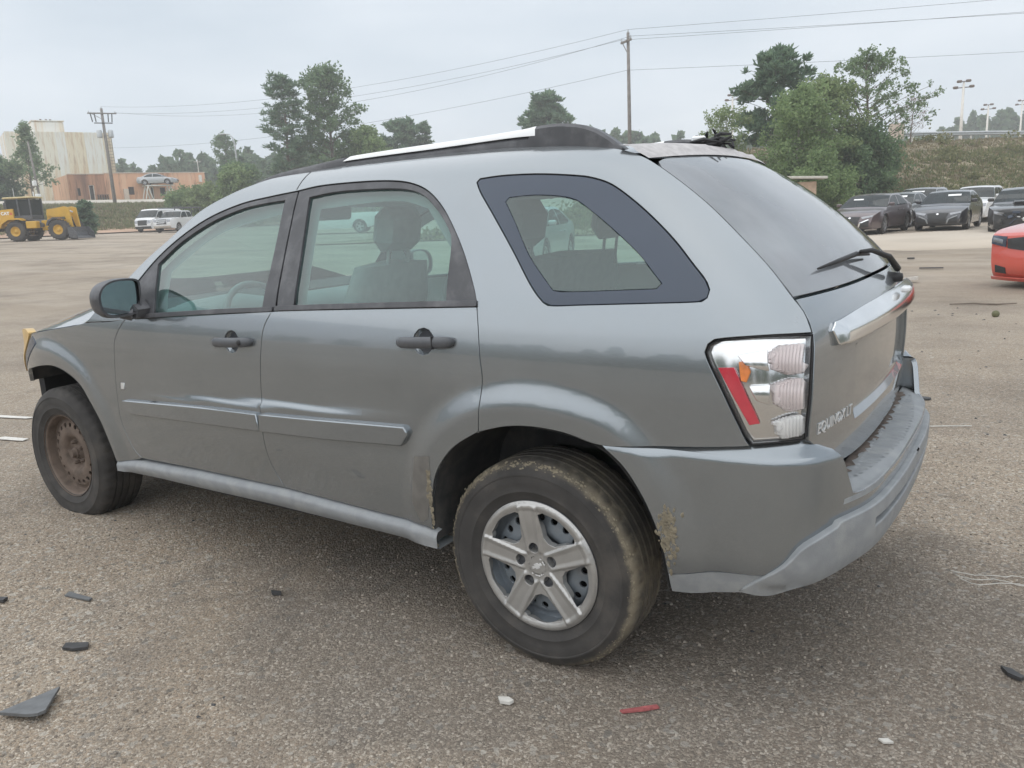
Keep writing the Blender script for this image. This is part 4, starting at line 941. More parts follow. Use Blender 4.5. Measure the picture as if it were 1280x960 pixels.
# gravel
def gravel(n, rect, s0, s1, name, seed):
    rg = np.random.default_rng(seed); V = []; F = []
    t = (1+5**.5)/2
    for _ in range(n):
        x = rg.uniform(rect[0], rect[1]); y = rg.uniform(rect[2], rect[3])
        dc = math.hypot(x-CAM[0], y-CAM[1])
        if rg.random() > min(1, (2.6/max(dc, .6))**1.3): continue
        zg = .044*float(sst(-.25, -1.05, x)); r = s0+(s1-s0)*rg.random()**3; a = rg.uniform(0, 6.28); k = 5; b = len(V)
        ang = a+np.linspace(0, 2*math.pi, k, endpoint=False); el = rg.uniform(.55, 1)
        for j, q in enumerate(ang):
            rr = r*rg.uniform(.75, 1.2); X = rr*math.cos(q-a); Y = rr*el*math.sin(q-a)
            V.append((x+X*math.cos(a)-Y*math.sin(a), y+X*math.sin(a)+Y*math.cos(a), zg-.001))
        for j in range(k):
            p = V[b+j]; V.append((x+(p[0]-x)*.62+rg.normal(0, .1)*r, y+(p[1]-y)*.62+rg.normal(0, .1)*r, zg+r*rg.uniform(.45, .85)))
        for j in range(k): F.append((b+j, b+(j+1) % k, b+k+(j+1) % k, b+k+j))
        F.append(tuple(b+k+j for j in range(k)))
    mt, nt, bb = pbsdf(name+'_stone', (.4, .37, .33), .9)
    ge = N(nt, 'ShaderNodeNewGeometry'); r = N(nt, 'ShaderNodeValToRGB'); e = r.color_ramp.elements; e[0].color = (.17, .145, .12, 1); e[1].color = (.47, .42, .36, 1); x_ = e.new(.75); x_.color = (.33, .28, .23, 1)
    nt.links.new(ge.outputs['Random Per Island'], r.inputs[0]); nt.links.new(r.outputs[0], bb.inputs['Base Color'])
    o = mk(name, V, F, mt, None); o['kind'] = 'stuff'; return o
gravel(60000, (-1.6, 4.2, -2.3, 2.6), .002, .0075, 'gravel', 21)

# ------------------------------------------------------------------ plants
def leafmat(name, c0, c1, trans=.48):
    mt, nt, b = pbsdf(name, c0, .6); b.inputs['Specular IOR Level'].default_value = .2
    ge = N(nt, 'ShaderNodeNewGeometry'); r = N(nt, 'ShaderNodeValToRGB'); e = r.color_ramp.elements; e[0].color = (*c0, 1); e[1].color = (*c1, 1)
    nt.links.new(ge.outputs['Random Per Island'], r.inputs[0]); nt.links.new(r.outputs[0], b.inputs['Base Color'])
    tr = N(nt, 'ShaderNodeBsdfTranslucent'); nt.links.new(r.outputs[0], tr.inputs[0]); ms = N(nt, 'ShaderNodeMixShader'); ms.inputs[0].default_value = trans
    nt.links.new(b.outputs[0], ms.inputs[1]); nt.links.new(tr.outputs[0], ms.inputs[2]); nt.links.new(ms.outputs[0], nt.nodes['Material Output'].inputs[0])
    return mt
L_mid2 = leafmat('grey_green_leaves', (.155, .22, .125), (.28, .365, .20))
L_pine = leafmat('pine_needles', (.11, .185, .12), (.21, .295, .18))
L_dark = leafmat('dark_leaves', (.12, .195, .105), (.22, .31, .16))
L_mid = leafmat('mid_green_leaves', (.165, .245, .105), (.30, .39, .18))
L_pale = leafmat('pale_green_leaves', (.19, .255, .12), (.34, .41, .20))
L_forest = leafmat('forest_foliage', (.10, .165, .10), (.18, .255, .145))
L_scrub = leafmat('scrub_blades', (.17, .15, .09), (.36, .30, .19))
L_scrubg = leafmat('green_weeds', (.13, .155, .07), (.27, .28, .14))
M_bark = mat('bark', (.17, .14, .115), .9, var=.3, scale=6)
M_barkp = mat('pale_bark', (.34, .31, .27), .9, var=.2, scale=6)
def leafquads(C_, size, rg, aspect=.6, needle=False):
    """quads at centres C_ with random orientation"""
    n = len(C_); d = rg.normal(0, 1, (n, 3)); d /= np.linalg.norm(d, axis=1)[:, None]
    if needle: d[:, 2] = np.abs(d[:, 2])*.8+.1; d /= np.linalg.norm(d, axis=1)[:, None]
    e = np.cross(d, rg.normal(0, 1, (n, 3))); e /= np.linalg.norm(e, axis=1)[:, None]+1e-9
    s = size*rg.uniform(.6, 1.3, n)[:, None]; a = d*s; b = e*s*aspect*.5
    if needle: V = np.stack([C_-b*.4, C_+a*.6-b, C_+a, C_+a*.6+b], 1)
    else: V = np.stack([C_-a*.5, C_-b, C_+a*.5, C_+b], 1)
    return V.reshape(-1, 3), np.arange(4*n).reshape(-1, 4)
def tree(name, label, x, y, h, prof, leaf, bark, nb=40, cl=10, lsize=.22, spread=.45, seed=1, cat='tree', group=None, z0=None, trunk_r=None, up=.35, needle=False, aspect=.6, start=.15, lean=(0, 0), sparse=1.0):
    """tapered trunk with limbs; leaves in clusters along the limbs. prof: crown radius against relative height"""
    rg = np.random.default_rng(seed); z = float(G(x, y)) if z0 is None else z0
    root = empty(name, (x, y, z-.05), rg.uniform(0, 6.28)*0, label, cat, group)
    r0 = trunk_r or h*.018; mb = MB(); tp = []
    for t in np.linspace(0, 1, 9): tp.append(Vector((lean[0]*h*t+.012*h*math.sin(t*5+seed), lean[1]*h*t+.012*h*math.cos(t*4+seed)-.012*h, h*t*.97)))
    mb.tube(tp, [r0*(1-.88*t) for t in np.linspace(0, 1, 9)], 8)
    pr = pch([p[0] for p in prof], [p[1] for p in prof]); cent = []
    for i in range(nb):
        t = start+(1-start)*(i+rg.random())/nb; R_ = float(pr(t))*rg.uniform(.72, 1.12)
        if R_ < .05: continue
        a = i*2.399+rg.normal(0, .35); p0 = tp[min(int(t*8), 8)].lerp(tp[min(int(t*8)+1, 8)], t*8-int(t*8)) if t < 1 else tp[8]
        d = Vector((math.cos(a), math.sin(a), up+rg.normal(0, .15)))
        pts = [p0+d*R_*q+Vector((0, 0, -.12*R_*q*q)) for q in (0, .35, .7, 1)]
        mb.tube(pts, [r0*.32*(1-t*.6), r0*.2*(1-t*.6), r0*.12*(1-t*.5), .012], 5, cap=False)
        for k in range(cl):
            q = rg.uniform(.25, 1.03)**.8; c = p0+d*R_*q+Vector((0, 0, -.12*R_*q*q)); cent.append(np.array(c)+rg.normal(0, spread*.55, 3)*np.array([1, 1, .7]))
    mb.build('trunk', bark, root, True)
    cent = np.array(cent); per = int(26*sparse); C_ = np.repeat(cent, per, 0)+rg.normal(0, spread*(.34 if not needle else .10), (len(cent)*per, 3))
    V, F = leafquads(C_, lsize, rg, aspect, needle)
    mk('crown', V, F, leaf, root)
    return root
round_ = [(0, .0), (.15, .5), (.35, .9), (.6, 1.0), (.85, .7), (1, .12)]
def pf(r, sh=round_): return [(a, b*r) for a, b in sh]
cone = [(0, 0), (.2, .75), (.35, 1.0), (.6, .8), (.85, .42), (1, .08)]
col_ = [(0, .2), (.12, .8), (.3, 1.0), (.6, .95), (.85, .65), (1, .15)]
GRP_B = 'trees and bushes beyond the lot on the left'
# left of the picture
tree('pine_tree', 'tall ragged tree standing in front of the rusty white tower', -97.9, 47.5, 9.0, pf(3.1, [(0, .5), (.12, 1.05), (.3, .9), (.5, .55), (.7, .28), (1, .05)]), L_mid2, M_bark, nb=64, cl=8, lsize=.30, spread=.42, seed=3, group=GRP_B, sparse=.42, up=.7)
for i, (px_, yy, hh_, lab) in enumerate([(-103, 43.5, 6.0, 'round dark bush at the left edge behind the loader'), (-101.5, 45.2, 5.2, 'low dark bush left of the ragged tree by the rusty tower'), (-104.5, 41, 6.5, 'dark bush cut off by the left picture edge')]):
    tree('leafy_bush', lab, px_, yy, hh_, pf(2.7, [(0, .8), (.2, 1), (.6, .95), (.9, .6), (1, .2)]), L_forest, M_bark, nb=44, cl=9, lsize=.36, spread=.6, seed=30+i, start=.04, cat='bush', group=GRP_B)
tree('pine_tree', 'tall narrow pine left of the big broad tree behind the silver roof rail', -65.0, 57.5, 13.6, pf(2.6, [(0, .1), (.2, .5), (.4, .95), (.6, 1.0), (.8, .75), (.95, .35), (1, .1)]), L_pine, M_bark, nb=58, cl=7, lsize=.52, spread=.5, seed=4, needle=True, aspect=.2, start=.18, group=GRP_B, z0=3.0)
tree('broad_tree', 'largest broad dense tree rising above the front of the roof rail', -63.8, 62.6, 14.6, pf(3.5, [(0, .3), (.15, .9), (.3, 1.12), (.5, 1.0), (.75, .86), (.92, .6), (1, .2)]), L_dark, M_bark, nb=96, cl=11, lsize=.34, spread=.55, seed=5, group=GRP_B, z0=3.0, start=.06, up=.6, sparse=.6)
tree('leafy_bush', 'lighter bushy tree at the right foot of the big broad tree', -59.8, 64.2, 8.2, pf(2.6, col_), L_mid, M_bark, nb=46, cl=9, lsize=.34, spread=.6, seed=6, group=GRP_B, z0=2.8, start=.05, cat='bush')
for i, (px_, yy, hh_, lab) in enumerate([(-71.5, 55.3, 6.2, 'bushy green tree just left of the tall narrow pine'), (-75.5, 54.4, 3.4, 'light green bush at the right end of the orange building'), (-73.8, 58, 6.6, 'green tree between the bent street lamp and the windshield pillar'), (-79.0, 54.6, 2.0, 'low green shrub in front of the orange building\'s right doorway')]):
    tree('leafy_bush', lab, px_, yy, hh_, pf(2.4, [(0, .7), (.2, 1), (.6, .9), (.9, .5), (1, .15)]), [L_mid, L_pale, L_dark, L_mid][i], M_bark, nb=40, cl=9, lsize=.34, spread=.6, seed=40+i, start=.04, cat='bush', group=GRP_B)
tree('young_pine', 'small dark young pine beside the loader\'s raised bucket arm', -59.2, 31.6, 2.7, pf(.62, cone), L_pine, M_bark, nb=40, cl=6, lsize=.30, spread=.25, seed=9, start=.04, group=GRP_B, needle=True, aspect=.35)
tree('airy_tree', 'thin see-through tree sticking up behind the orange building', -112, 86, 11.0, pf(2.5, [(0, 0), (.4, .1), (.6, .7), (.8, 1), (1, .3)]), L_dark, M_bark, nb=40, cl=6, lsize=.36, spread=.5, seed=10, start=.45, group=GRP_B, sparse=.7)
tree('pine_tree', 'short spreading pine just above the silver roof bar', -72.8, 85.5, 12.0, pf(2.9, [(0, .1), (.4, .9), (.7, 1.0), (.9, .6), (1, .1)]), L_pine, M_bark, nb=46, cl=7, lsize=.75, spread=.5, seed=12, needle=True, aspect=.3, z0=2.4, start=.3, group=GRP_B, up=.8)
tree('pine_tree', 'tiny thin pine right of the short spreading pine', -70.2, 87, 11.9, pf(1.3, col_), L_pine, M_bark, nb=36, cl=5, lsize=.5, spread=.35, seed=13, needle=True, aspect=.3, z0=2.4, start=.3, group=GRP_B)
tree('pine_tree', 'rounded pine top showing above the roof rail hump', -51.2, 88, 12.6, pf(3.1, [(0, 0), (.5, .5), (.66, 1.1), (.8, .8), (.93, .6), (1, .2)]), L_pine, M_bark, nb=46, cl=8, lsize=.7, spread=.5, seed=14, needle=True, aspect=.3, z0=3.0, start=.5, group=GRP_B)
# right of the picture, on the bank
GRP_R = 'trees on the grassy bank to the right'
tree('pine_tree', 'blue green pine behind the light leafy trees on the right bank', -12.4, 50.5, 6.9, pf(2.5, [(0, .3), (.25, .9), (.5, 1), (.75, .75), (.92, .45), (1, .12)]), L_pine, M_bark, nb=60, cl=8, lsize=.42, spread=.4, seed=15, needle=True, aspect=.28, group=GRP_R, start=.15, up=.5)
tree('leafy_tree', 'light green leafy tree with a pale slanting trunk on the right bank', -8.9, 42.6, 6.0, pf(2.2, [(0, .3), (.15, .75), (.35, 1.0), (.6, .95), (.85, .6), (1, .15)]), L_mid, M_barkp, nb=80, cl=9, lsize=.19, spread=.42, seed=16, group=GRP_R, start=.06, up=.45, sparse=.75)
tree('leafy_tree', 'yellowish leafy tree between the pine and the tall airy tree', -8.3, 45.6, 6.2, pf(2.2, [(0, .3), (.2, .9), (.5, 1.0), (.8, .7), (1, .15)]), L_pale, M_barkp, nb=66, cl=9, lsize=.20, spread=.42, seed=17, group=GRP_R, start=.08, up=.45, sparse=.7)
tree('airy_tree', 'tall airy tree with long feathery side branches on the right bank', -6.6, 48.2, 7.5, pf(3.7, [(0, .2), (.15, .5), (.3, .9), (.48, 1.0), (.65, .8), (.8, .5), (.92, .3), (1, .1)]), L_mid2, M_bark, nb=64, cl=9, lsize=.17, spread=.26, seed=18, group=GRP_R, start=.14, up=.62, sparse=.5)
tree('leafy_bush', 'dense dark shrub at the foot of the tall airy tree', -6.3, 46.6, 3.6, pf(2.3, [(0, .9), (.3, 1), (.7, .8), (1, .2)]), L_dark, M_bark, nb=46, cl=10, lsize=.19, spread=.45, seed=19, group=GRP_R, start=.03, cat='bush')
tree('leafy_bush', 'low green shrub at the bank foot beside the hut roof', -7.6, 41.4, 2.9, pf(2.2, [(0, .9), (.3, 1), (.7, .8), (1, .2)]), L_mid, M_bark, nb=44, cl=10, lsize=.17, spread=.42, seed=20, group=GRP_R, start=.03, cat='bush')
tree('leafy_bush', 'pale loose shrub just above the broken roof wiring', -14.2, 46.6, 3.9, pf(1.5, [(0, .6), (.3, 1), (.7, .9), (1, .3)]), L_pale, M_barkp, nb=34, cl=6, lsize=.16, spread=.35, seed=22, group=GRP_R, start=.1, cat='bush', sparse=.7, up=.6)
tree('bare_shrub', 'leafless reddish shrub behind the end of the guardrail', -6.3, 63.5, 3.2, pf(1.3, col_), leafmat('dry_twigs', (.20, .13, .11), (.30, .22, .19)), M_bark, nb=30, cl=2, lsize=.3, spread=.3, seed=23, group=GRP_R, cat='bush', sparse=.25, aspect=.12, up=.9)
# distant forest and the woods behind the viewer (seen mirrored in the car)
def forest(name, line, n, hts, wid, ls, seed, label=None, per=150):
    rg = np.random.default_rng(seed); P_ = np.array(line, float); L_ = np.r_[0, np.cumsum(np.hypot(*np.diff(P_, axis=0).T))]; CC = []
    for i in range(n):
        s = rg.uniform(0, L_[-1]); x = np.interp(s, L_, P_[:, 0])+rg.normal(0, wid); y = np.interp(s, L_, P_[:, 1])+rg.normal(0, wid); h = rg.uniform(*hts); z = float(G(x, y)); r = h*rg.uniform(.16, .27)
        u = rg.random(per)**.75; ph = rg.uniform(0, 6.28, per); con = rg.random() < .5
        rr = r*np.sqrt(rg.random(per))*(np.clip(1.15-u, .05, 1) if con else np.sqrt(np.clip(1-(2*u-.9)**2*.95, .03, 1)))
        CC.append(np.stack([x+rr*np.cos(ph), y+rr*np.sin(ph), z+h*(.06+.94*u)], 1))
    V, F = leafquads(np.concatenate(CC), ls, rg, .75); o = mk(name, V, F, L_forest, None); o['kind'] = 'stuff'; return o
forest('far_forest', [(-215, 40), (-190, 75), (-160, 108), (-130, 118), (-110, 125)], 240, (7, 11.5), 6, 1.6, 51)
forest('far_forest', [(-75, 150), (-40, 215), (-18, 232), (10, 240), (45, 240)], 300, (11, 15), 6, 2.0, 52)
forest('far_forest', [(-112, 92), (-92, 90), (-84, 84), (-75, 80)], 60, (5, 7.5), 3, 1.0, 53)
forest('far_forest', [(45, 240), (140, 190), (190, 90), (170, 20)], 220, (9, 13), 8, 2.0, 55)
forest('far_forest', [(-215, 40), (-225, -20), (-190, -80), (-110, -95)], 200, (8, 12), 8, 2.0, 56)
forest('woods_behind_viewer', [(-60, -75), (-20, -62), (20, -58), (60, -50), (95, -10), (100, 30)], 260, (6, 11), 5, 1.4, 54)
# tufts on the banks
def tufts(name, n, fxy, h0, h1, mt, seed, w_=.10, blades=6):
    rg = np.random.default_rng(seed); U, V_ = rg.random(n), rg.random(n); X, Y = fxy(U, V_); Z = G(X, Y); P_ = np.repeat(np.stack([X, Y, Z], 1), blades, 0); m_ = len(P_)
    P_[:, :2] += rg.normal(0, .10, (m_, 2)); hh_ = np.repeat(rg.uniform(h0, h1, n), blades)*rg.uniform(.6, 1.2, m_); a = rg.uniform(0, 6.28, m_)
    d = np.stack([np.cos(a), np.sin(a), 0*a], 1)*w_; tip = P_+np.stack([rg.normal(0, .35, m_)*hh_, rg.normal(0, .35, m_)*hh_, hh_], 1)
    V = np.stack([P_-d, P_+d, tip], 1).reshape(-1, 3); o = mk(name, V, np.arange(3*m_).reshape(-1, 3), mt, None); o['kind'] = 'stuff'; return o
RB = lambda U, V: (-22+45*U, 37.8+28*V+.85*(-22+45*U+7.7))
tufts('bank_scrub', 14000, RB, .08, .28, L_scrub, 61, .05)
tufts('bank_weeds', 9000, lambda U, V: RB(np.clip(U+.03*np.sin(V*20), 0, 1), np.clip(.1+.62*V**1.2, 0, 1)), .10, .35, L_scrubg, 62, .06)
rg = np.random.default_rng(66); CC = []
for _ in range(420):
    u, v = rg.random(), rg.random()**1.3
    if math.sin(u*31)+math.sin(v*9+u*17) < -.2: continue
    x, y = RB(u, v); r = rg.uniform(.35, 1.0); z = float(G(x, y)); CC.append(np.array([x, y, z+.1])+rg.normal(0, 1, (70, 3))*np.array([r*.5, r*.5, r*.28])+np.array([0, 0, r*.25]))
V, F = leafquads(np.concatenate(CC), .26, rg, .6); o = mk('bank_shrubbery', V, F, leafmat('bank_shrub_leaves', (.14, .155, .075), (.30, .29, .15)), None); o['kind'] = 'stuff'
LB = lambda U, V: (-73-15*V, 22+52*U)
tufts('bank_grass', 9000, LB, .12, .40, L_scrubg, 63, .07); tufts('bank_dry_grass', 7000, LB, .12, .40, L_scrub, 64, .07)
# ------------------------------------------------------------------ parked vehicles
M_winbg = glassmat('car_window', (.14, .18, .19), dust=.08, dustc=(.35, .40, .40), refl=.75)
M_hl = mat('headlamp_glass', (.30, .31, .33), .15, .6, var=.1)
M_alloy = mat('alloy_rim', (.45, .45, .46), .35, .7, var=.1)
M_plate = mat('lower_plastic', (.035, .036, .038), .6)
M_white = mat('white_paper', (.85, .85, .84), .7, var=.03)
WH = {}
def bgwheel(par, x, y, r, sg):
    if r not in WH:
        mb = MB(); mb.lathe([(r*.62, -.085), (r*.70, -.105), (r*.92, -.10), (r*.985, -.08), (r, -.04), (r, .06), (r*.9, .1), (r*.6, .1)], 28, 'y'); t = fixn(mb.build('tyre', M_tyre, None, True))
        mb = MB()
        mb.lathe([(.001, -.075), (r*.12, -.08), (r*.14, -.07)], 14, 'y'); mb.lathe([(r*.66, -.07), (r*.64, -.095), (r*.58, -.09), (r*.56, -.03)], 28, 'y')
        for k in range(5):
            a = k*2*math.pi/5; c, s = math.cos(a), math.sin(a); w0_, w1_ = r*.09, r*.13
            mb.add([(c*r*.1-s*w0_, -.078, s*r*.1+c*w0_), (c*r*.1+s*w0_, -.078, s*r*.1-c*w0_), (c*r*.6+s*w1_, -.088, s*r*.6-c*w1_), (c*r*.6-s*w1_, -.088, s*r*.6+c*w1_)], [(0, 1, 2, 3)])
        rm = mb.build('rim', M_alloy, None)
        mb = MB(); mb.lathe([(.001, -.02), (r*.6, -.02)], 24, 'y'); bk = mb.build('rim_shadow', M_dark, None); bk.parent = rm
        WH[r] = [t, rm, bk]; first = True
    else: first = False
    w_ = empty('wheel', (x, y, r), 0 if sg < 0 else math.pi, parent=par)
    t, rm, bk = WH[r]
    if first: t.parent = w_; rm.parent = w_
    else:
        a = t.copy(); b = rm.copy(); c = bk.copy()
        for q in (a, b, c): COL.objects.link(q)
        a.parent = w_; b.parent = w_; c.parent = b
    return w_
STY = {
 'sedan': dict(prof=[(2.30, .20, 'front_bumper'), (2.42, .34, 'front_bumper'), (2.40, .55, 'front_bumper'), (2.25, .72, 'hood'), (1.75, .87, 'hood'), (1.15, .96, 'windshield'), (.25, 1.38, 'roof'), (-.45, 1.45, 'roof'), (-1.0, 1.39, 'rear_window'), (-1.75, 1.08, 'boot_lid'), (-2.25, 1.03, 'rear_bumper'), (-2.40, .80, 'rear_bumper'), (-2.42, .5, 'rear_bumper'), (-2.3, .25, None)], hw=.91, wx=(1.40, -1.40), r=.34, belt=.97,
   win=[[(.98, 1.0), (.24, 1.335), (-.32, 1.395), (-.34, 1.0)], [(-.42, 1.0), (-.40, 1.395), (-.92, 1.345), (-1.45, 1.09), (-1.40, 1.02)]]),
 'suv': dict(prof=[(2.22, .24, 'front_bumper'), (2.32, .42, 'front_bumper'), (2.30, .70, 'front_bumper'), (2.18, .90, 'hood'), (1.75, 1.02, 'hood'), (1.15, 1.09, 'windshield'), (.45, 1.55, 'roof'), (-.5, 1.63, 'roof'), (-1.7, 1.58, 'rear_window'), (-2.15, 1.15, 'rear_bumper'), (-2.25, .8, 'rear_bumper'), (-2.28, .5, 'rear_bumper'), (-2.2, .28, None)], hw=.92, wx=(1.38, -1.38), r=.36, belt=1.08,
   win=[[(1.0, 1.12), (.45, 1.49), (-.2, 1.55), (-.2, 1.12)], [(-.28, 1.12), (-.28, 1.55), (-1.0, 1.54), (-1.1, 1.14)], [(-1.2, 1.15), (-1.1, 1.53), (-1.6, 1.48), (-1.9, 1.2)]]),
 'muscle': dict(prof=[(2.42, .14, 'front_bumper'), (2.52, .30, 'front_bumper'), (2.50, .60, 'front_bumper'), (2.42, .79, 'hood'), (1.7, .90, 'hood'), (1.0, .99, 'windshield'), (.2, 1.38, 'roof'), (-.5, 1.46, 'roof'), (-1.1, 1.38, 'rear_window'), (-1.85, 1.12, 'boot_lid'), (-2.35, 1.08, 'rear_bumper'), (-2.5, .8, 'rear_bumper'), (-2.5, .5, 'rear_bumper'), (-2.4, .25, None)], hw=.95, wx=(1.52, -1.52), r=.36, belt=1.0,
   win=[[(.85, 1.03), (.2, 1.32), (-.4, 1.39), (-.42, 1.03)], [(-.5, 1.03), (-.48, 1.39), (-1.0, 1.33), (-1.5, 1.12), (-1.45, 1.05)]]),
 'van': dict(prof=[(2.55, .28, 'front_bumper'), (2.68, .50, 'front_bumper'), (2.66, .85, 'front_bumper'), (2.55, 1.10, 'hood'), (2.1, 1.28, 'windshield'), (1.35, 1.95, 'roof'), (.8, 2.08, 'roof'), (-2.4, 2.06, 'rear_bumper'), (-2.66, 1.9, 'rear_bumper'), (-2.72, 1.0, 'rear_bumper'), (-2.68, .4, None)], hw=1.0, wx=(1.75, -1.65), r=.36, belt=1.30, win=[[(1.95, 1.32), (1.4, 1.82), (.75, 1.90), (.75, 1.28)]]),
 'pickup': dict(prof=[(2.75, .38, 'front_bumper'), (2.86, .56, 'front_bumper'), (2.84, .95, 'front_bumper'), (2.74, 1.13, 'hood'), (2.2, 1.20, 'hood'), (1.45, 1.25, 'windshield'), (.75, 1.78, 'roof'), (-.2, 1.86, 'roof'), (-.72, 1.80, 'rear_window'), (-.86, 1.30, 'load_bed'), (-2.75, 1.26, 'rear_bumper'), (-2.86, .9, 'rear_bumper'), (-2.8, .45, None)], hw=1.0, wx=(1.85, -1.75), r=.40, belt=1.22,
   win=[[(1.30, 1.28), (.75, 1.70), (.15, 1.76), (.15, 1.28)], [(.05, 1.28), (.05, 1.76), (-.62, 1.73), (-.70, 1.30)]]),
}
def vehicle(name, label, style, paint, x, y, heading, cat, group=None, z=None, grille=M_plate, front='plain', lod=.16, rim=None):
    s = STY[style]; hw = s['hw']; z = float(G(x, y))+.004 if z is None else z
    root = empty(name, (x, y, z), heading, label, cat, group)
    pts = [p[:2] for p in s['prof']]; tags = [p[2] for p in s['prof']]; sub = 4; Q = catmull(pts, sub); xf, xb = pts[1][0], min(p[0] for p in pts)
    topz = max(p[1] for p in pts); belt = s['belt']
    pw = pch([.1, .3, .6, belt-.12, belt, topz-.06, topz+.1], [.93, .97, 1.0, .985, .955, .77, .62 if style != 'van' else .8])
    if style == 'van': pw = pch([.1, .3, .6, 1.2, 1.9, 2.04, 2.15], [.95, .98, 1, .985, .90, .86, .7])
    def Wc(u, v):
        u = np.asarray(u, float); v = np.asarray(v, float)
        ef = np.clip(1-(xf-u)/.75, 0, 1); eb = np.clip(1-(u-xb)/.6, 0, 1)
        w_ = hw*pw(v)*(1-.20*ef**2.2-.14*eb**2.4)
        for wx in s['wx']:
            d = np.hypot(u-wx, v-s['r']); w_ = w_+.022*sst(.62, .46, d)*(v < belt)
        return w_+.012*sst(.06, 0, np.abs(v-belt+.14))
    SLc = lambda u, v: np.stack([u, Wc(u, v), v+0*u], -1); SRc = lambda u, v: np.stack([u, -Wc(u, v), v+0*u], -1)
    # outline with wheel arches
    out = [tuple(p) for p in Q]
    zb = .24 if style in ('sedan', 'muscle') else .32
    ra = s['r']+.075; low = []
    for wx in sorted(s['wx']):
        a0 = math.asin(max(-1, min(1, (zb-s['r'])/ra)))
        low += [(wx-ra*math.cos(t), s['r']+ra*math.sin(t)) for t in np.linspace(a0, math.pi-a0, 12)]
    low = [(q[0], max(q[1], zb)) for q in low]
    poly = out+low
    body = None
    for S, o in ((SLc, -1), (SRc, 1)):
        p_ = panel('body_side', poly, S, paint, root, orient=o, h=lod, inset=0, flange=.05, raw=True, edge=0)
        for k, wn_ in enumerate(s['win']): panel('side_window', wn_, S, M_winbg, root, orient=o, h=lod, off=.004, inset=0, flange=.006, edge=0)
        dk = [(s['win'][0][0][0]+.05, belt+.0), (s['win'][0][1][0], s['win'][0][1][1]+.02), (s['win'][-1][-2 if style in ('sedan', 'muscle') else 2][0]-.03, s['win'][-1][2][1]-.0), ]
    # cross strips
    def row(i, ny=13):
        u, v = Q[i]; w_ = float(Wc(u, v)); fr = sst(xf-1.0, xf, u)*.13+.10*sst(topz-.0, topz-.45, v)*(u > -.2)*(v > belt-.05); bk = -(sst(xb+.8, xb, u)*.10)
        return [(u+(fr+bk)*(1-t*t), t*w_, v+(.035 if v > .75 else 0)*(1-t*t)) for t in np.linspace(1, -1, ny)]
    rows = [row(i) for i in range(len(Q))]
    i = 0
    while i < len(tags)-1:
        j = i
        while j < len(tags)-1 and tags[j] == tags[i]: j += 1
        g_ = tags[i] in ('windshield', 'rear_window')
        q = rows[i*sub:j*sub+1]
        if tags[i] == 'load_bed': q = [r_ for r_ in q]
        ribbon(tags[i], q, M_winbg if g_ else paint, root, autos=40); i = j
    # front fascia
    nf = [k for k, t in enumerate(tags) if t == 'front_bumper'][-1]+1; FR = np.array(rows[:nf*sub+1])
    def SF(t, q):
        t = np.clip(np.asarray(t, float), -1, 1); a = np.clip(np.asarray(q, float), 0, 1)*(len(FR)-1); i0 = np.clip(a.astype(int), 0, len(FR)-2); fa = (a-i0)[:, None]
        b = (1-t)/2*(FR.shape[1]-1); j0 = np.clip(b.astype(int), 0, FR.shape[1]-2); fb = (b-j0)[:, None]
        return (FR[i0, j0]*(1-fb)+FR[i0, j0+1]*fb)*(1-fa)+(FR[i0+1, j0]*(1-fb)+FR[i0+1, j0+1]*fb)*fa
    of = 1 if snormal(SF, np.array([[0, .5]]), 1)[0][0] > 0 else -1
    PF = lambda nm, P_, m_, off=.006, par=root: panel(nm, P_, SF, m_, par, orient=of, h=.12, inset=0, flange=.012, off=off, edge=.002)
    if front == 'vgrille':     # wide dark grille, hooked side intakes
        g_ = PF('grille', [(-.46, .86), (0, .90), (.46, .86), (.40, .40), (.28, .18), (-.28, .18), (-.40, .40)], grille, .012)
        e = PF('grille_badge', [(-.07, .80), (0, .86), (.07, .80), (0, .74)], M_chrome, .022, g_)
        for k in (-1, 1):
            PF('headlight', [(k*.50, .86), (k*.95, .97), (k*.97, .84), (k*.58, .72)][::k], M_hl, .014)
            PF('side_intake', [(k*.52, .50), (k*.90, .62), (k*.90, .25), (k*.44, .22)][::k], grille, .010)
            PF('intake_trim', [(k*.47, .50), (k*.84, .70), (k*.88, .65), (k*.54, .48), (k*.47, .25), (k*.41, .24)][::k], M_greyplast if paint != M_maroon else M_chrome, .020)
        PF('lower_lip', [(-.9, .14), (.9, .14), (.85, .03), (-.85, .03)], M_plate, .012)
    elif front == 'smashed':
        g_ = PF('torn_front', [(-.93, .90), (-.3, .93), (.3, .93), (.93, .90), (.95, .05), (-.95, .05)], M_plate, .012)
        rg = np.random.default_rng(77)
        for k in range(26):
            t, q = rg.uniform(-.85, .85), rg.uniform(.12, .85); p = SF(np.array([t]), np.array([q]))[0]; mb = MB()
            mb.box((p[0]+.02+.05*rg.random(), p[1], p[2]), (.03+.08*rg.random(), .05+.22*rg.random(), .02+.09*rg.random()), Matrix.Rotation(rg.normal(0, .5), 3, 'X') @ Matrix.Rotation(rg.normal(0, .5), 3, 'Z'), bev=.008)
            mb.build('torn_bracket', [M_plate, M_liner, M_plate, M_frit, M_badge][k % 5], g_)
        for k in (-1, 1): PF('headlight', [(k*.58, .80), (k*.95, .88), (k*.95, .74), (k*.62, .66)][::k], M_hl, .03)
        mb = MB(); mb.box((1.5, 0, 1.0), (.5, .55, .07), Matrix.Rotation(.13, 3, 'Y'), bev=.03); mb.build('hood_scoop', paint, root)
        mb = MB(); mb.box((1.77, 0, 1.0), (.03, .45, .045)); mb.build('scoop_mouth', M_dark, root)
    elif front == 'truck':
        g_ = PF('grille', [(-.58, .92), (.58, .92), (.56, .45), (-.56, .45)], grille, .016)
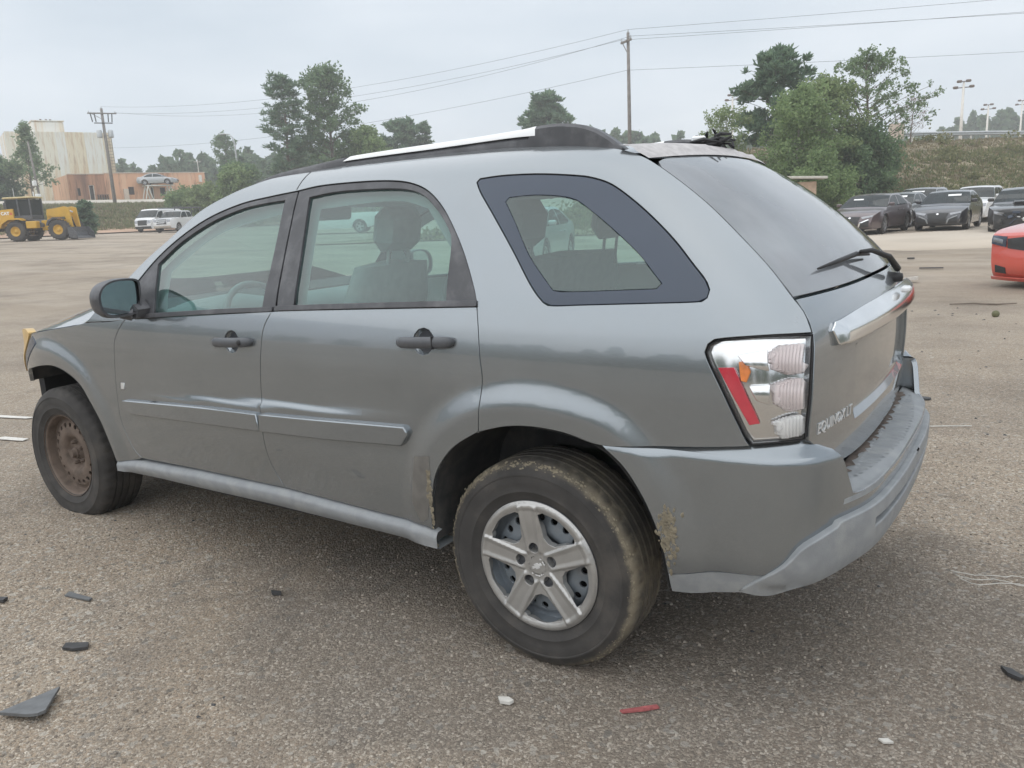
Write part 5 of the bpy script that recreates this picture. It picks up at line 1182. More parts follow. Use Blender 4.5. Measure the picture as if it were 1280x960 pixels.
        for q in (.55, .68, .8): PF('grille_bar', [(-.55, q), (.55, q), (.55, q-.035), (-.55, q-.035)], M_chrome if style == 'pickup' else M_plate, .03, g_)
        for k in (-1, 1): PF('headlight', [(k*.62, .93), (k*.96, .95), (k*.95, .62), (k*.62, .58)][::k], M_hl, .016)
        PF('bumper_band', [(-.97, .36), (.97, .36), (.95, .05), (-.95, .05)], M_plate if style == 'van' else M_chrome, .02)
    elif front == 'red':
        g_ = PF('grille', [(-.60, .86), (0, .90), (.60, .86), (.58, .66), (0, .62), (-.58, .66)], grille, .012)
        for k in (-1, 1):
            h_ = PF('headlight', [(k*.62, .90), (k*.99, .94), (k*.99, .74), (k*.62, .68)][::k], M_frit, .014)
            PF('lamp_reflector', [(k*.70, .84), (k*.95, .89), (k*.95, .80), (k*.70, .75)][::k], M_hl, .018, h_)
            PF('fog_light', [(k*.62, .34), (k*.88, .38), (k*.90, .22), (k*.62, .20)][::k], M_plate, .012)
        PF('front_lip', [(-.99, .13), (.99, .13), (.99, .0), (-.99, .0)], paint, .05)
    else:
        PF('grille', [(-.45, .80), (.45, .80), (.40, .35), (-.40, .35)], grille, .012)
        for k in (-1, 1): PF('headlight', [(k*.52, .82), (k*.95, .92), (k*.95, .72), (k*.55, .66)][::k], M_hl, .014)
    # mirrors, wheels, underside, door seams and handles
    wx0 = s['win'][0][0]
    for k in (-1, 1):
        mb = MB(); yy = float(Wc(wx0[0]-.1, belt+.05)); mb.box((wx0[0]-.12, k*(yy+.10), belt+.10), (.10, .20, .13), bev=.035); mb.build('door_mirror', paint if front != 'truck' else M_plate, root, autos=40)
        for wx in s['wx']: bgwheel(root, wx, k*(hw-.105), s['r'], -1 if k < 0 else 1)
        if style in ('sedan', 'muscle', 'suv', 'pickup'):
            for hx in ([s['win'][0][2][0]+.12, s['win'][1][2][0]+.2]):
                mb = MB(); mb.box((hx, k*(float(Wc(hx, belt-.13))+.012), belt-.12), (.18, .03, .03), bev=.008); mb.build('door_handle', paint, root)
    mb = MB(); mb.box(((s['wx'][0]+s['wx'][1])/2, 0, zb+.16), (abs(xb)*1.75, hw*1.3, .24)); mb.box((s['wx'][0], 0, .55), (.9, hw*1.2, .45)); mb.build('underbody', M_dark, root)
    mb = MB()
    for k in (-1, 1): mb.box((.1 if style != 'van' else 1.1, k*.36, belt-.02), (.2, .46, .66), Matrix.Rotation(-.2, 3, 'Y'), bev=.08)
    mb.build('front_seats', M_dash, root)
    mb = MB(); mb.box((s['win'][0][0][0]+.12, 0, belt-.14), (.4, hw*1.6, .2), bev=.05); mb.build('dashboard', M_dash, root)
    return root
M_maroon = carpaint('maroon_paint', (.085, .055, .060), metal=.3, rough=.3, dirt=.06, dust=.4)
M_navy = carpaint('black_blue_paint', (.030, .032, .042), metal=.2, rough=.28, dirt=.03, dust=.25)
M_blk = carpaint('black_paint', (.022, .022, .025), metal=.1, rough=.3, dirt=.04, dust=.3)
M_wht = carpaint('white_paint', (.74, .745, .75), metal=0, rough=.35, dirt=.05)
M_red = carpaint('orange_red_paint', (.62, .075, .045), metal=.05, rough=.32, dirt=.02, dust=.4)
M_slv = carpaint('silver_paint', (.42, .44, .46), metal=.5, rough=.35, dirt=.08)
M_dgry = carpaint('dark_grey_paint', (.10, .11, .12), metal=.4, rough=.32, dirt=.10)
GC = 'damaged cars parked along the foot of the bank'
hd = lambda dx, dy: math.atan2(dy, dx)
def sticker(car, x, y, z, w_, h_, rx=.9):
    mb = MB(); mb.box((x, y, z), (.006, w_, h_), Matrix.Rotation(-rx, 3, 'Y')); mb.build('windshield_paper', M_white, car)
v = vehicle('parked_car', 'dark maroon sedan, nearest of the left group at the bank foot', 'sedan', M_maroon, -3.15, 31.3, hd(-.13, -1), 'car', GC, front='vgrille'); sticker(v, .66, -.30, 1.27, .36, .07)
v = vehicle('parked_car', 'dark grey sedan tucked behind the maroon sedan', 'sedan', M_dgry, -3.05, 37.0, hd(-.13, -1), 'car', GC, front='vgrille'); sticker(v, .60, .30, 1.30, .40, .12)
v = vehicle('parked_suv', 'dark SUV at the back of the left group, roof showing behind the dark grey sedan', 'suv', M_navy, -2.75, 42.0, hd(-.11, -1), 'suv', GC, front='plain'); sticker(v, .72, .0, 1.46, .55, .10)
for o in v.children:
    if o.name.startswith('door_mirror') and o.matrix_basis is not None and np.mean([q.co.y for q in o.data.vertices]) > 0: o.data.materials.clear(); o.data.materials.append(M_wht)
v = vehicle('parked_car', 'black sedan facing the viewer with a wide mesh grille and round badge', 'sedan', M_navy, -.72, 33.6, hd(-.06, -1), 'car', GC, front='vgrille'); sticker(v, .62, .25, 1.29, .45, .10)
vehicle('parked_suv', 'white SUV half hidden behind the black sedan with the round badge', 'suv', M_wht, -.38, 42.4, hd(-.10, -1), 'suv', GC, front='plain')
vehicle('wrecked_car', 'black car with a torn off front and hood scoop at the right edge', 'muscle', M_blk, 1.85, 31.2, hd(-.02, -1), 'car', GC, front='smashed')
vehicle('red_car', 'bright orange red car cut off by the right edge of the photo', 'muscle', M_red, 4.00, 13.15, hd(-.55, -.83), 'car', front='red', lod=.08)
GV = 'white vehicles at the far end of the lot'
vehicle('white_van', 'white van with a dark grille parked far left by the grass bank', 'van', M_wht, -68.3, 43.7, hd(.42, -.90), 'van', GV, front='truck')
v = vehicle('service_truck', 'white pickup with a big dark grille and ladder rack beside the far white van', 'pickup', M_wht, -63.2, 42.3, hd(.45, -.89), 'truck', GV, front='truck')
mb = MB()
for k in (-1, 1): mb.tube([(1.9, k*.8, 2.12), (-2.7, k*.8, 2.12)], .05, 6)
for q in (-1.0, -2.6): mb.tube([(q, -.8, 2.12), (q, .8, 2.12)], .045, 6); mb.tube([(q, -.8, 1.2), (q, -.8, 2.12)], .045, 6); mb.tube([(q, .8, 1.2), (q, .8, 2.12)], .045, 6)
mb.build('ladder_rack', M_black, v)
vehicle('white_pickup', 'white pickup seen through the front door window of the grey SUV', 'pickup', M_wht, -36.5, 35.5, hd(-.83, -.56), 'truck', front='truck')
vehicle('silver_car', 'silver sedan seen through the small rear side window of the grey SUV', 'sedan', M_slv, -8.3, 14.3, hd(.30, -.95), 'car', front='plain')

# ------------------------------------------------------------------ yellow wheel loader
M_yel = mat('loader_yellow', (.62, .36, .035), .5, var=.10, scale=3, dirt=(.30, .22, .12), dirt_amt=.35)
M_ltyre = mat('loader_tyre', (.055, .052, .05), .9, var=.2, scale=3, dirt=(.16, .13, .10), dirt_amt=.5)
M_cream = mat('cream_roof', (.55, .45, .24), .6)
ld = empty('wheel_loader', (-58.98, 26.9, float(G(-58.98, 26.9))), hd(2.49, 1.69), 'yellow wheel loader with a black cab at the left edge', 'loader')
def lbox(nm, m_, *bs, par=ld, prisms=()):
    mb = MB()
    for b in bs: mb.box(b[0], b[1], bev=b[2] if len(b) > 2 else .04)
    for q, d, c in prisms: mb.prism(q, d, 'y', (0, c, 0))
    return fixn(mb.build(nm, m_, par))
eb = lbox('engine_hood', M_yel, prisms=[([(-.15, 1.15), (-.15, 2.28), (-1.6, 2.20), (-2.35, 1.98), (-2.5, 1.25), (-2.2, 1.0)], 1.7, 0)])
lbox('hood_vent', M_rust, ((-1.75, -.865, 1.65), (.5, .03, .5)), par=eb); lbox('counterweight', M_plate, ((-2.1, 0, .95), (.9, 1.9, .40)))
mb = MB(); mb.tube([(-1.0, -.3, 2.2), (-1.0, -.3, 2.75)], .07, 8); mb.tube([(-1.7, .2, 2.1), (-1.7, .2, 2.45)], .10, 8); mb.build('exhaust_stack', M_black, ld)
cabf = MB()
for x in (-.65, .2, 1.05):
    for y in (-.72, .72): cabf.box((x, y, 2.25), (.09, .09, 1.5))
cabf.box((.2, 0, 1.62), (1.75, 1.5, .35), bev=.03); cabf.prism([(.2, 1.5), (1.1, 1.5), (1.75, 1.15), (1.7, .95), (.2, .95)], 1.4, 'y'); cb = fixn(cabf.build('cab_frame', M_black, ld))
lbox('cab_roof', M_cream, ((.2, 0, 3.03), (2.0, 1.65, .12)), par=cb); mb = MB(); mb.box((.2, -.70, 2.3), (1.6, .02, 1.2)); mb.box((.2, .70, 2.3), (1.6, .02, 1.2)); mb.box((1.04, 0, 2.3), (.02, 1.35, 1.2)); mb.box((-.64, 0, 2.3), (.02, 1.35, 1.2)); mb.build('cab_glass', M_winbg, cb)
lbox('cab_seat', M_black, ((-.1, 0, 1.95), (.5, .5, .9)), par=cb)
mb = MB(); mb.tube([(-.2, -.3, 3.05), (-.2, -.3, 3.7)], .02, 5); mb.tube([(.8, .4, 3.05), (.8, .4, 3.45)], .05, 6); mb.build('roof_antenna', M_badge, cb)
lbox('rear_fender', M_yel, prisms=[([(-1.0, .95), (-.85, 1.25), (-.4, 1.52), (.35, 1.52), (.62, 1.42), (.62, 1.50), (.4, 1.62), (-.45, 1.62), (-.95, 1.32), (-1.12, .98)], .55, k*.95) for k in (-1, 1)])
lbox('side_step_box', M_yel, ((1.15, -.9, 1.12), (.75, .5, .5)), ((1.15, .9, 1.12), (.75, .5, .5))); lbox('step', M_rust, ((1.1, -.95, .62), (.5, .4, .06)), ((1.1, -.95, .38), (.5, .4, .06)))
lbox('front_frame', M_yel, ((2.35, 0, 1.05), (1.7, .9, .7)), prisms=[([(1.9, 1.3), (1.95, 2.15), (2.5, 2.2), (2.6, 1.3)], .7, 0)])
ar = lbox('lift_arm', M_yel, prisms=[([(2.0, 1.75), (2.1, 2.1), (3.3, 2.3), (3.62, 2.2), (3.75, .8), (3.5, .75), (3.3, 1.6), (2.6, 1.6)], .16, k*.5) for k in (-1, 1)])
mb = MB(); mb.tube([(2.05, 0, 1.9), (2.9, 0, 2.2)], .09, 8); mb.tube([(2.8, 0, 2.2), (3.6, 0, 1.9)], .055, 8); mb.build('tilt_cylinder', M_badge, ar, True)
lbox('front_fender', M_black, prisms=[([(2.3, 1.0), (2.45, 1.3), (2.8, 1.47), (3.3, 1.45), (3.3, 1.53), (2.75, 1.56), (2.35, 1.38), (2.2, 1.02)], .5, k*.95) for k in (-1, 1)])
mb = MB(); pr = [(3.72, .85), (3.70, .5), (3.8, .15), (4.35, .02), (4.35, .06), (3.9, .22), (3.82, .5), (3.84, .85)]
mb.prism(pr, 2.5, 'y')
for k in (-1, 1): mb.prism([(3.72, .85), (3.70, .5), (3.8, .1), (4.35, .02), (4.3, .45), (3.95, .85)], .05, 'y', (0, k*1.25, 0))
fixn(mb.build('bucket', M_black, ld))
def ltext(txt, size, x, z, mt, par, y=-.868):
    S = lambda u, v: np.stack([u, y+0*u, v+0*u], -1)
    letters(txt, size, 'maker_lettering', S, (x, z), (1, 0), (0, 1), mt, par, depth=.012, bold=.012)
ltext('CAT', .30, -1.0, 1.88, M_white, eb); ltext('930', .22, .62, 1.16, M_white, cb, y=-.712)
mb = MB(); mb.prism([(-.40, 1.88), (-.18, 1.88), (-.29, 2.06)], .012, 'y', (0, -.862, 0)); mb.build('maker_triangle', M_red, eb)
lw = None
for x in (0, 3.0):
    for y in (-.95, .95):
        if lw is None:
            lw = empty('wheel', (x, y, .70), 0, parent=ld); mb = MB(); mb.lathe([(.33, -.22), (.40, -.27), (.60, -.27), (.68, -.22), (.70, -.12), (.70, .12), (.66, .26), (.33, .26)], 36, 'y'); ty = fixn(mb.build('tyre', M_ltyre, lw, True))
            mb = MB()
            for k in range(22):
                a = 2*math.pi*k/22
                for sg in (-1, 1): mb.box((.70*math.cos(a), sg*.12, .70*math.sin(a)), (.05, .26, .07), Matrix.Rotation(-a, 3, 'Y') @ Matrix.Rotation(sg*.5, 3, 'X'))
            mb.build('tread_lug', M_ltyre, ty)
            mb = MB(); mb.lathe([(.001, -.16), (.10, -.18), (.12, -.12), (.25, -.10), (.31, -.20), (.345, -.235), (.33, -.1)], 28, 'y'); fixn(mb.build('rim', M_yel, lw, True))
        else:
            c = copy_tree(lw, ld); c.location = (x, y, .70); c.rotation_euler = (0, 0, 0 if y < 0 else math.pi)
# ------------------------------------------------------------------ buildings
def stained(name, color, streak, dark, scale=1.0, amt=.8):
    mt, nt, b = pbsdf(name, color, .9); L = nt.links.new
    tc = N(nt, 'ShaderNodeTexCoord'); m1 = N(nt, 'ShaderNodeMapping'); m1.inputs['Scale'].default_value = (.9*scale, .9*scale, .07*scale); L(tc.outputs['Object'], m1.inputs[0])
    n1 = N(nt, 'ShaderNodeTexNoise'); n1.inputs['Scale'].default_value = 1.0; n1.inputs['Detail'].default_value = 7; n1.inputs['Roughness'].default_value = .65; L(m1.outputs[0], n1.inputs['Vector'])
    r1 = N(nt, 'ShaderNodeMapRange'); r1.inputs['From Min'].default_value = .46; r1.inputs['From Max'].default_value = .62; r1.inputs['To Max'].default_value = amt; L(n1.outputs['Fac'], r1.inputs['Value'])
    x1 = N(nt, 'ShaderNodeMixRGB'); x1.inputs['Color1'].default_value = (*color, 1); x1.inputs['Color2'].default_value = (*streak, 1); L(r1.outputs[0], x1.inputs['Fac'])
    m2 = N(nt, 'ShaderNodeMapping'); m2.inputs['Scale'].default_value = (1.7*scale, 1.7*scale, .2*scale); m2.inputs['Location'].default_value = (3, 1, 2); L(tc.outputs['Object'], m2.inputs[0])
    n2 = N(nt, 'ShaderNodeTexNoise'); n2.inputs['Scale'].default_value = 1.0; n2.inputs['Detail'].default_value = 8; n2.inputs['Roughness'].default_value = .7; L(m2.outputs[0], n2.inputs['Vector'])
    r2 = N(nt, 'ShaderNodeMapRange'); r2.inputs['From Min'].default_value = .53; r2.inputs['From Max'].default_value = .68; r2.inputs['To Max'].default_value = amt; L(n2.outputs['Fac'], r2.inputs['Value'])
    x2 = N(nt, 'ShaderNodeMixRGB'); L(x1.outputs[0], x2.inputs['Color1']); x2.inputs['Color2'].default_value = (*dark, 1); L(r2.outputs[0], x2.inputs['Fac']); L(x2.outputs[0], b.inputs['Base Color'])
    MATS[name] = mt; return mt
M_orange = stained('orange_painted_brick', (.70, .40, .25), (.74, .50, .35), (.26, .12, .08))
M_oranged = stained('dark_orange_brick', (.48, .25, .155), (.22, .12, .085), (.11, .06, .05), amt=.95)  # darker, more heavily streaked brick for the left end wall
M_cop = mat('pale_coping', (.62, .52, .44), .9, var=.1)
M_wframe = mat('white_frame', (.72, .69, .64), .7)
M_wdark = mat('dark_opening', (.045, .04, .04), .7)
M_clad = [stained('white_cladding', (.74, .74, .70), (.64, .52, .34), (.42, .25, .13), .8, .75), stained('cream_cladding', (.74, .71, .61), (.58, .40, .22), (.34, .18, .09), .8, .85), stained('rusty_cladding', (.72, .64, .49), (.48, .27, .12), (.26, .12, .06), .8, .95)]
bz = 5.35
bd = empty('brick_building', (-99.5, 52.5, bz), math.atan2(.954, .30), 'long low orange brick building with rust stains and few small windows', 'building')
def wallrun(par, name, x0, x1, y, h, th, mt, opens):
    """wall along local x with real openings (x0,x1,z0,z1)"""
    opens = sorted(opens); mb = MB(); c = x0
    for a, b, z0, z1 in opens:
        if a > c: mb.box(((c+a)/2, y+th/2, h/2), (a-c, th, h))
        if z0 > 0: mb.box(((a+b)/2, y+th/2, z0/2), (b-a, th, z0))
        mb.box(((a+b)/2, y+th/2, (z1+h)/2), (b-a, th, h-z1)); c = b
    if x1 > c: mb.box(((c+x1)/2, y+th/2, h/2), (x1-c, th, h))
    return mb.build(name, mt, par)
OPA = [(.9, 1.25, .75, 1.7), (2.25, 2.85, 0, 2.05)]; OPB = [(6.9, 7.6, .75, 1.75), (9.6, 10.0, 0, 1.7), (10.8, 11.5, .5, 1.6), (15.1, 15.55, .2, 1.9), (15.7, 16.2, .2, 1.95)]
wallrun(bd, 'darker_end_wall', 0, 4.2, 0, 3.35, .3, M_oranged, OPA); wallrun(bd, 'front_wall', 4.2, 16.9, .06, 3.45, .3, M_orange, OPB)
mb = MB(); mb.box((.15, 5.2, 1.67), (.3, 9.8, 3.3)); mb.box((16.75, 5.3, 1.7), (.3, 9.8, 3.4)); mb.box((8.4, 10, 1.7), (16.8, .3, 3.4)); mb.build('rear_walls', M_orange, bd)
mb = MB(); mb.box((8.5, 5, 3.36), (16.2, 9.6, .12)); mb.build('roof', M_conc, bd)
mb = MB(); mb.box((10.55, .2, 3.50), (12.75, .42, .10)); mb.box((2.1, .14, 3.40), (4.2, .40, .10)); mb.build('coping', M_cop, bd)
for a, b, z0, z1 in OPA+OPB:
    y = .05 if a < 4 else .1; fr = MB(); w_ = b-a; t = .07
    fr.box(((a+b)/2, y+.08, z1-t/2), (w_, .12, t)); fr.box((a+t/2, y+.08, (z0+z1)/2), (t, .12, z1-z0)); fr.box((b-t/2, y+.08, (z0+z1)/2), (t, .12, z1-z0))
    f = fr.build('door_frame' if z0 < .3 else 'window_frame', M_wframe if (z0 < .3) else M_rust, bd)
    pn = MB(); pn.box(((a+b)/2, y+.2, (z0+z1)/2), (w_, .03, z1-z0)); pn.build('pane' if z0 > .3 else 'door_leaf', M_wdark, f)
mb = MB(); mb.box((6.5, -.25, .75), (.55, .5, 1.5), bev=.03); mb.build('utility_box', M_cop, bd)
mb = MB(); mb.box((16.2, -.1, 2.7), (.35, .35, .9)); mb.tube([(16.2, .2, 3.4), (16.2, .2, 5.2)], .04, 6); mb.tube([(15.7, .2, 4.9), (16.7, .2, 4.9)], .03, 6); mb.build('vent_and_mast', M_wframe, bd)
rk = empty('rusty_rack', (-98.1, 55.3, bz), math.atan2(.954, .30), 'low rusty rack beside the white door of the orange building', 'rack')
mb = MB()
for k in range(5): mb.box((k*.28, 0, .40), (.06, .5, .8))
mb.box((.56, 0, .8), (1.3, .5, .06)); mb.box((.56, 0, .4), (1.3, .5, .05)); mb.build('rack_frame', M_rust, rk)
e_ = np.array([.30, .954]); n_ = np.array([.954, -.30]); st_c = np.array([-99.5, 52.5])+e_*10.3+n_*1.3
stand = empty('car_stand', (*st_c, bz), math.atan2(.954, .30), 'white trestle holding a wrecked car against the orange building', 'stand')
for k in (-1.5, 1.3):
    for y in (-.7, .7):
        for q in (-.45, .45): mb = MB(); mb.tube([(k+q, y, 0), (k, y, 1.72)], .07, 6); mb.build('leg', M_wframe, stand)
for y in (-.7, .7): mb = MB(); mb.box((0, y, 1.78), (3.6, .12, .12)); mb.build('beam', M_wframe, stand)
vehicle('display_car', 'silver car mounted up on a white trestle in front of the orange building', 'sedan', M_slv, float(st_c[0]), float(st_c[1]), math.atan2(.954, .30)-.55, 'car', z=bz+1.85)
tw = empty('storage_tower', (-134.2, 62.6, 4.6), math.atan2(.93, .36), 'tall white clad tower streaked with rust behind the orange building', 'tower')
cols = [1, 2, 0, 1, 1, 0, 2, 2, 0, 0, 2]; seen = {}
for k in range(11):
    x = k*1.375+.6875; bow = .25*(1-((k-5)/5.5)**2)
    mb = MB(); mb.box((0, 0, 0), (1.345, .16, 12.9+.12*bow)); o = mb.build('cladding_panel', M_clad[cols[k]], tw); o.location = (x, -bow*.9, 6.5)
    mb = MB(); mb.box((x+.6875, -bow*.9+.02, 6.45), (.05, .2, 12.7)); mb.build('panel_joint', M_clad[1], tw)
for sx_ in (0.02, 15.1): mb = MB(); mb.box((sx_, 5.0, 6.4), (.16, 10, 12.7)); mb.build('side_cladding', M_clad[2 if sx_ > 1 else 0], tw)
mb = MB(); mb.box((7.56, 5, 12.8), (15.2, 10.1, .2)); mb.box((7.56, 10, 6.4), (15, .2, 12.6)); mb.build('roof', M_clad[1], tw)
mb = MB(); mb.box((6.4, 4.6, 13.9), (4.6, 4.6, 2.0), bev=.25); mb.box((6.4, 4.6, 14.95), (4.8, 4.8, .12)); ph = mb.build('penthouse', M_clad[0], tw)
for q in (5.6, 6.4, 7.0): mb = MB(); mb.box((q, 3.6, 15.15), (.3, .3, .35)); mb.build('roof_fan', M_rust, ph)
mb = MB()
for q in range(22): mb.box((14.7, -.35, 2+q*.5), (.7, .05, .05))
for q in (14.35, 15.05): mb.box((q, -.35, 7.2), (.06, .06, 11.5))
mb.build('caged_ladder', M_rust, tw)
ht = empty('small_hut', (-7.35, 37.6, float(G(-7.35, 37.6))), .35, 'small tan hut with a flat pale roof at the foot of the bank', 'hut')
M_tan = mat('tan_board', (.50, .36, .26), .9, var=.12); M_roofp = mat('pale_roof', (.55, .52, .46), .8, var=.1)
hzz = 2.42-float(G(-7.35, 37.6))
for k, (c, d) in enumerate((((0, -.5, hzz/2-.1), (1.1, .08, hzz-.2)), ((0, .5, hzz/2-.1), (1.1, .08, hzz-.2)), ((-.51, 0, hzz/2-.1), (.08, .92, hzz-.2)), ((.51, 0, hzz/2-.1), (.08, .92, hzz-.2)))):
    mb = MB(); mb.box(c, d); mb.build('wall', M_tan, ht)
mb = MB(); mb.box((0, 0, hzz), (2.0, 1.7, .12), Matrix.Rotation(.05, 3, 'Y'), bev=.02); mb.build('roof', M_roofp, ht)
sgn = empty('sign_board', (-6.9, 60.8, float(G(-6.9, 60.8))), -.1, 'small blank cream board beside the tall airy tree', 'sign')
mb = MB(); mb.box((0, 0, 1.15), (1.0, .06, 1.1)); mb.build('board', M_cop, sgn); mb = MB(); mb.box((0, .07, .6), (.1, .08, 1.2)); mb.build('post', M_wframe, sgn)

# ------------------------------------------------------------------ poles, wires, lamps, guardrail
M_pole = mat('weathered_pole', (.22, .20, .185), .9, var=.2, scale=4); M_galv = mat('galvanised_steel', (.50, .52, .53), .5, .4, var=.1); M_wire = mat('wire', (.10, .105, .11), .7)
def upole(x, y, top, label, arm=1.3, ang=0.0, r=.17, transformer=False, brace=True, lean=0, group='wooden utility poles'):
    z = float(G(x, y))-.1; h = top-z; p = empty('utility_pole', (x, y, z), ang, label, 'pole', group)
    mb = MB(); mb.tube([(0, 0, 0), (lean*.5, 0, h*.5), (lean, 0, h)], [r, r*.85, r*.68], 12); mb.build('shaft', M_pole, p, True)
    if arm:
        mb = MB(); mb.box((lean, -.16, h-.55), (arm*2, .11, .13), bev=.01); mb.build('crossarm', M_pole, p)
        if brace: mb = MB(); mb.tube([(lean-arm*.7, -.16, h-.6), (lean, -.12, h-1.2)], .03, 5); mb.build('arm_brace', M_pole, p)
        for k in (-.9, .9, 0): mb = MB(); mb.lathe([(.001, .0), (.05, .0), (.06, .08), (.03, .12), (.055, .17), (.001, .22)], 10, 'z', (lean+k*arm, -.16 if k else 0, h-.48 if k else h)); mb.build('insulator', M_galv, p, True)
    if transformer:
        for k in (-.55, .6): mb = MB(); mb.lathe([(.001, 0), (.26, 0), (.28, .1), (.28, .75), (.22, .85), (.001, .88)], 14, 'z', (k, -.1, h-3.2)); mb.build('transformer', M_galv, p, True)
        mb = MB()
        for k in (-1.2, -.8, .6, 1.0): mb.tube([(k, -.2, h-.6), (k*.9, -.3, h-1.5)], .06, 6)
        mb.box((0, -.16, h-1.6), (1.9, .1, .1)); mb.build('fuse_cutout', M_plate, p)
    return p
PLx, PLy, PLt = -88.1, 51.4, 15.2
upole(PLx, PLy, PLt, 'tall pole with two transformers in front of the orange building', 1.5, R(62), .21, True)
PCx, PCy, PCt = -22.05, 49.8, 12.9
upole(PCx, PCy, PCt, 'slim pole rising behind the roof of the grey SUV', .65, R(-34), .15)
upole(-82.2, 40.1, 10.6, 'short leaning pole with a white box behind the wheel loader', 0, R(30), .13, lean=-.35)
mb = MB(); mb.box((-82.3, 39.8, 6.6), (.35, .3, .5), bev=.03); mb.box((-82.15, 39.9, 5.3), (.5, .4, .5), bev=.05)
tag(mb.build('meter_box', M_white), 'white box fixed low on the short leaning pole', 'meter box')
def far_end(p, q, k=2.6): return tuple(a+(b-a)*k for a, b in zip(p, q))
def cable(label, a, b, c, sag1, sag2, r=.010):
    P_ = []
    for (p, q, s) in ((a, b, sag1), (b, c, sag2)):
        p, q = np.array(p), np.array(q)
        for t in np.linspace(0, 1, 22): P_.append(tuple(p+(q-p)*t-np.array([0, 0, 4*s*t*(1-t)])))
    mb = MB(); mb.tube(P_, r, 5); tag(mb.build('power_cable', M_wire, None, True), label, 'cable', 'overhead cables')
for lab, a, b, c, s1 in (('topmost overhead cable, from the slim pole\'s tip', (PLx, PLy, PLt+.2), (PCx, PCy, PCt+.2), (9.15, 66.4, 14.0), 1.5),
        ('overhead cable tied to the left end of the slim pole\'s crossarm', (PLx-.6, PLy-1.1, PLt-.4), (PCx-.55, PCy+.2, PCt-.35), (9.0, 66.5, 13.05), 1.7),
        ('overhead cable tied to the right end of the slim pole\'s crossarm', (PLx+.6, PLy+1.1, PLt-.4), (PCx+.45, PCy-.5, PCt-.35), (9.7, 65.9, 12.7), 2.1),
        ('lowest overhead cable, crossing the slim pole below its crossarm', (PLx, PLy, PLt-4.3), (PCx, PCy-.2, PCt-2.4), (9.45, 65.6, 10.3), 1.2)):
    cable(lab, a, b, far_end(b, c), s1, .5)
lm = empty('street_lamp', (-78.7, 61.7, float(G(-78.7, 61.7))-.1), R(210), 'bent arm street lamp between the orange building and the big trees', 'lamp')
zt_ = 12.1-lm.location.z
mb = MB(); mb.tube([(0, 0, 0), (0, 0, zt_-1.2), (.15, 0, zt_-.4), (.5, 0, zt_)], [.13, .10, .08, .06], 10); mb.build('mast', M_galv, lm, True)
mb = MB(); mb.tube([(.5, 0, zt_), (1.1, 0, zt_+.08)], .05, 8); mb.box((1.35, 0, zt_+.05), (.75, .32, .18), bev=.07); mb.build('lamp_head', M_galv, lm)
for i, (x, y, t, lab) in enumerate([(-6.25, 98.2, 13.2, 'tallest four headed floodlight mast above the guardrail'), (-6.67, 141.6, 14.3, 'smaller four headed floodlight mast right of the tallest one'), (-2.95, 157.5, 15.8, 'floodlight mast cut by the right edge of the photo'), (-33.5, 105.6, 15.6, 'floodlight mast peeking out left of the blue green pine')]):
    z = float(G(x, y)); p = empty('floodlight_mast', (x, y, z), .1, lab, 'lamp', 'four headed floodlight masts'); h = t-z
    mb = MB(); mb.tube([(0, 0, 0), (0, 0, h-.6)], [.19, .11], 10); mb.build('mast', M_wframe, p, True)
    mb = MB(); mb.tube([(-.75, 0, h-1.1), (.75, 0, h-1.1)], .05, 6); mb.tube([(0, -.6, h-.6), (0, .6, h-.6)], .05, 6); mb.tube([(-.42, 0, h-.5), (.42, 0, h-.5)], .05, 6); mb.build('cross_arm', M_rust, p)
    for (a, b, c) in ((-.75, 0, h-1.05), (.75, 0, h-1.05), (-.42, .1, h-.45), (.42, .1, h-.45)): mb = MB(); mb.box((a, b, c), (.52, .42, .26), bev=.08); mb.build('lamp_head', M_rust, p)
gd = empty('guardrail', (-8.6, 61.3, 0), 0, 'pale steel guardrail running along the top of the grassy bank', 'guardrail')
ga = np.array([-8.6, 61.3]); gb = np.array([14.0, 92.0]); gl = []
for i in range(21):
    q = ga+(gb-ga)*i/20; z = float(G(*q)); o = (q-ga)
    mb = MB(); mb.box((o[0], o[1], z+.30), (.10, .14, .85)); mb.build('post', M_wframe, gd); gl.append((o[0], o[1], z+.62))
rows = []
nn = np.array([.805, -.593])
for p in gl: rows.append([(p[0]+nn[0]*a, p[1]+nn[1]*a, p[2]+b) for a, b in ((.06, -.16), (.13, -.10), (.13, -.05), (.07, 0), (.13, .05), (.13, .10), (.06, .16))])
ribbon('rail_beam', rows, M_galv, gd, smooth=False)
# a pale concrete apron in front of the parked cars
M_apron = mat('dusty_concrete', (.50, .435, .36), .95, var=.12, scale=.35, dirt=(.36, .32, .27), dirt_amt=.5, bump=.3, bscale=4)
mb = []
for x in np.linspace(-14, 40, 40):
    y0 = 20.6+.43*x if x < 4 else 22.3+.1*(x-4)
    mb.append([(x, y0, -.03), (x, y0+.03, .045), (x, y0+6, .06+.0*x), (x, y0+9, .05), (x, y0+13.5, .03)])
o = ribbon('concrete_apron', mb, M_apron, None, flip=True); fixn(o); o['kind'] = 'structure'

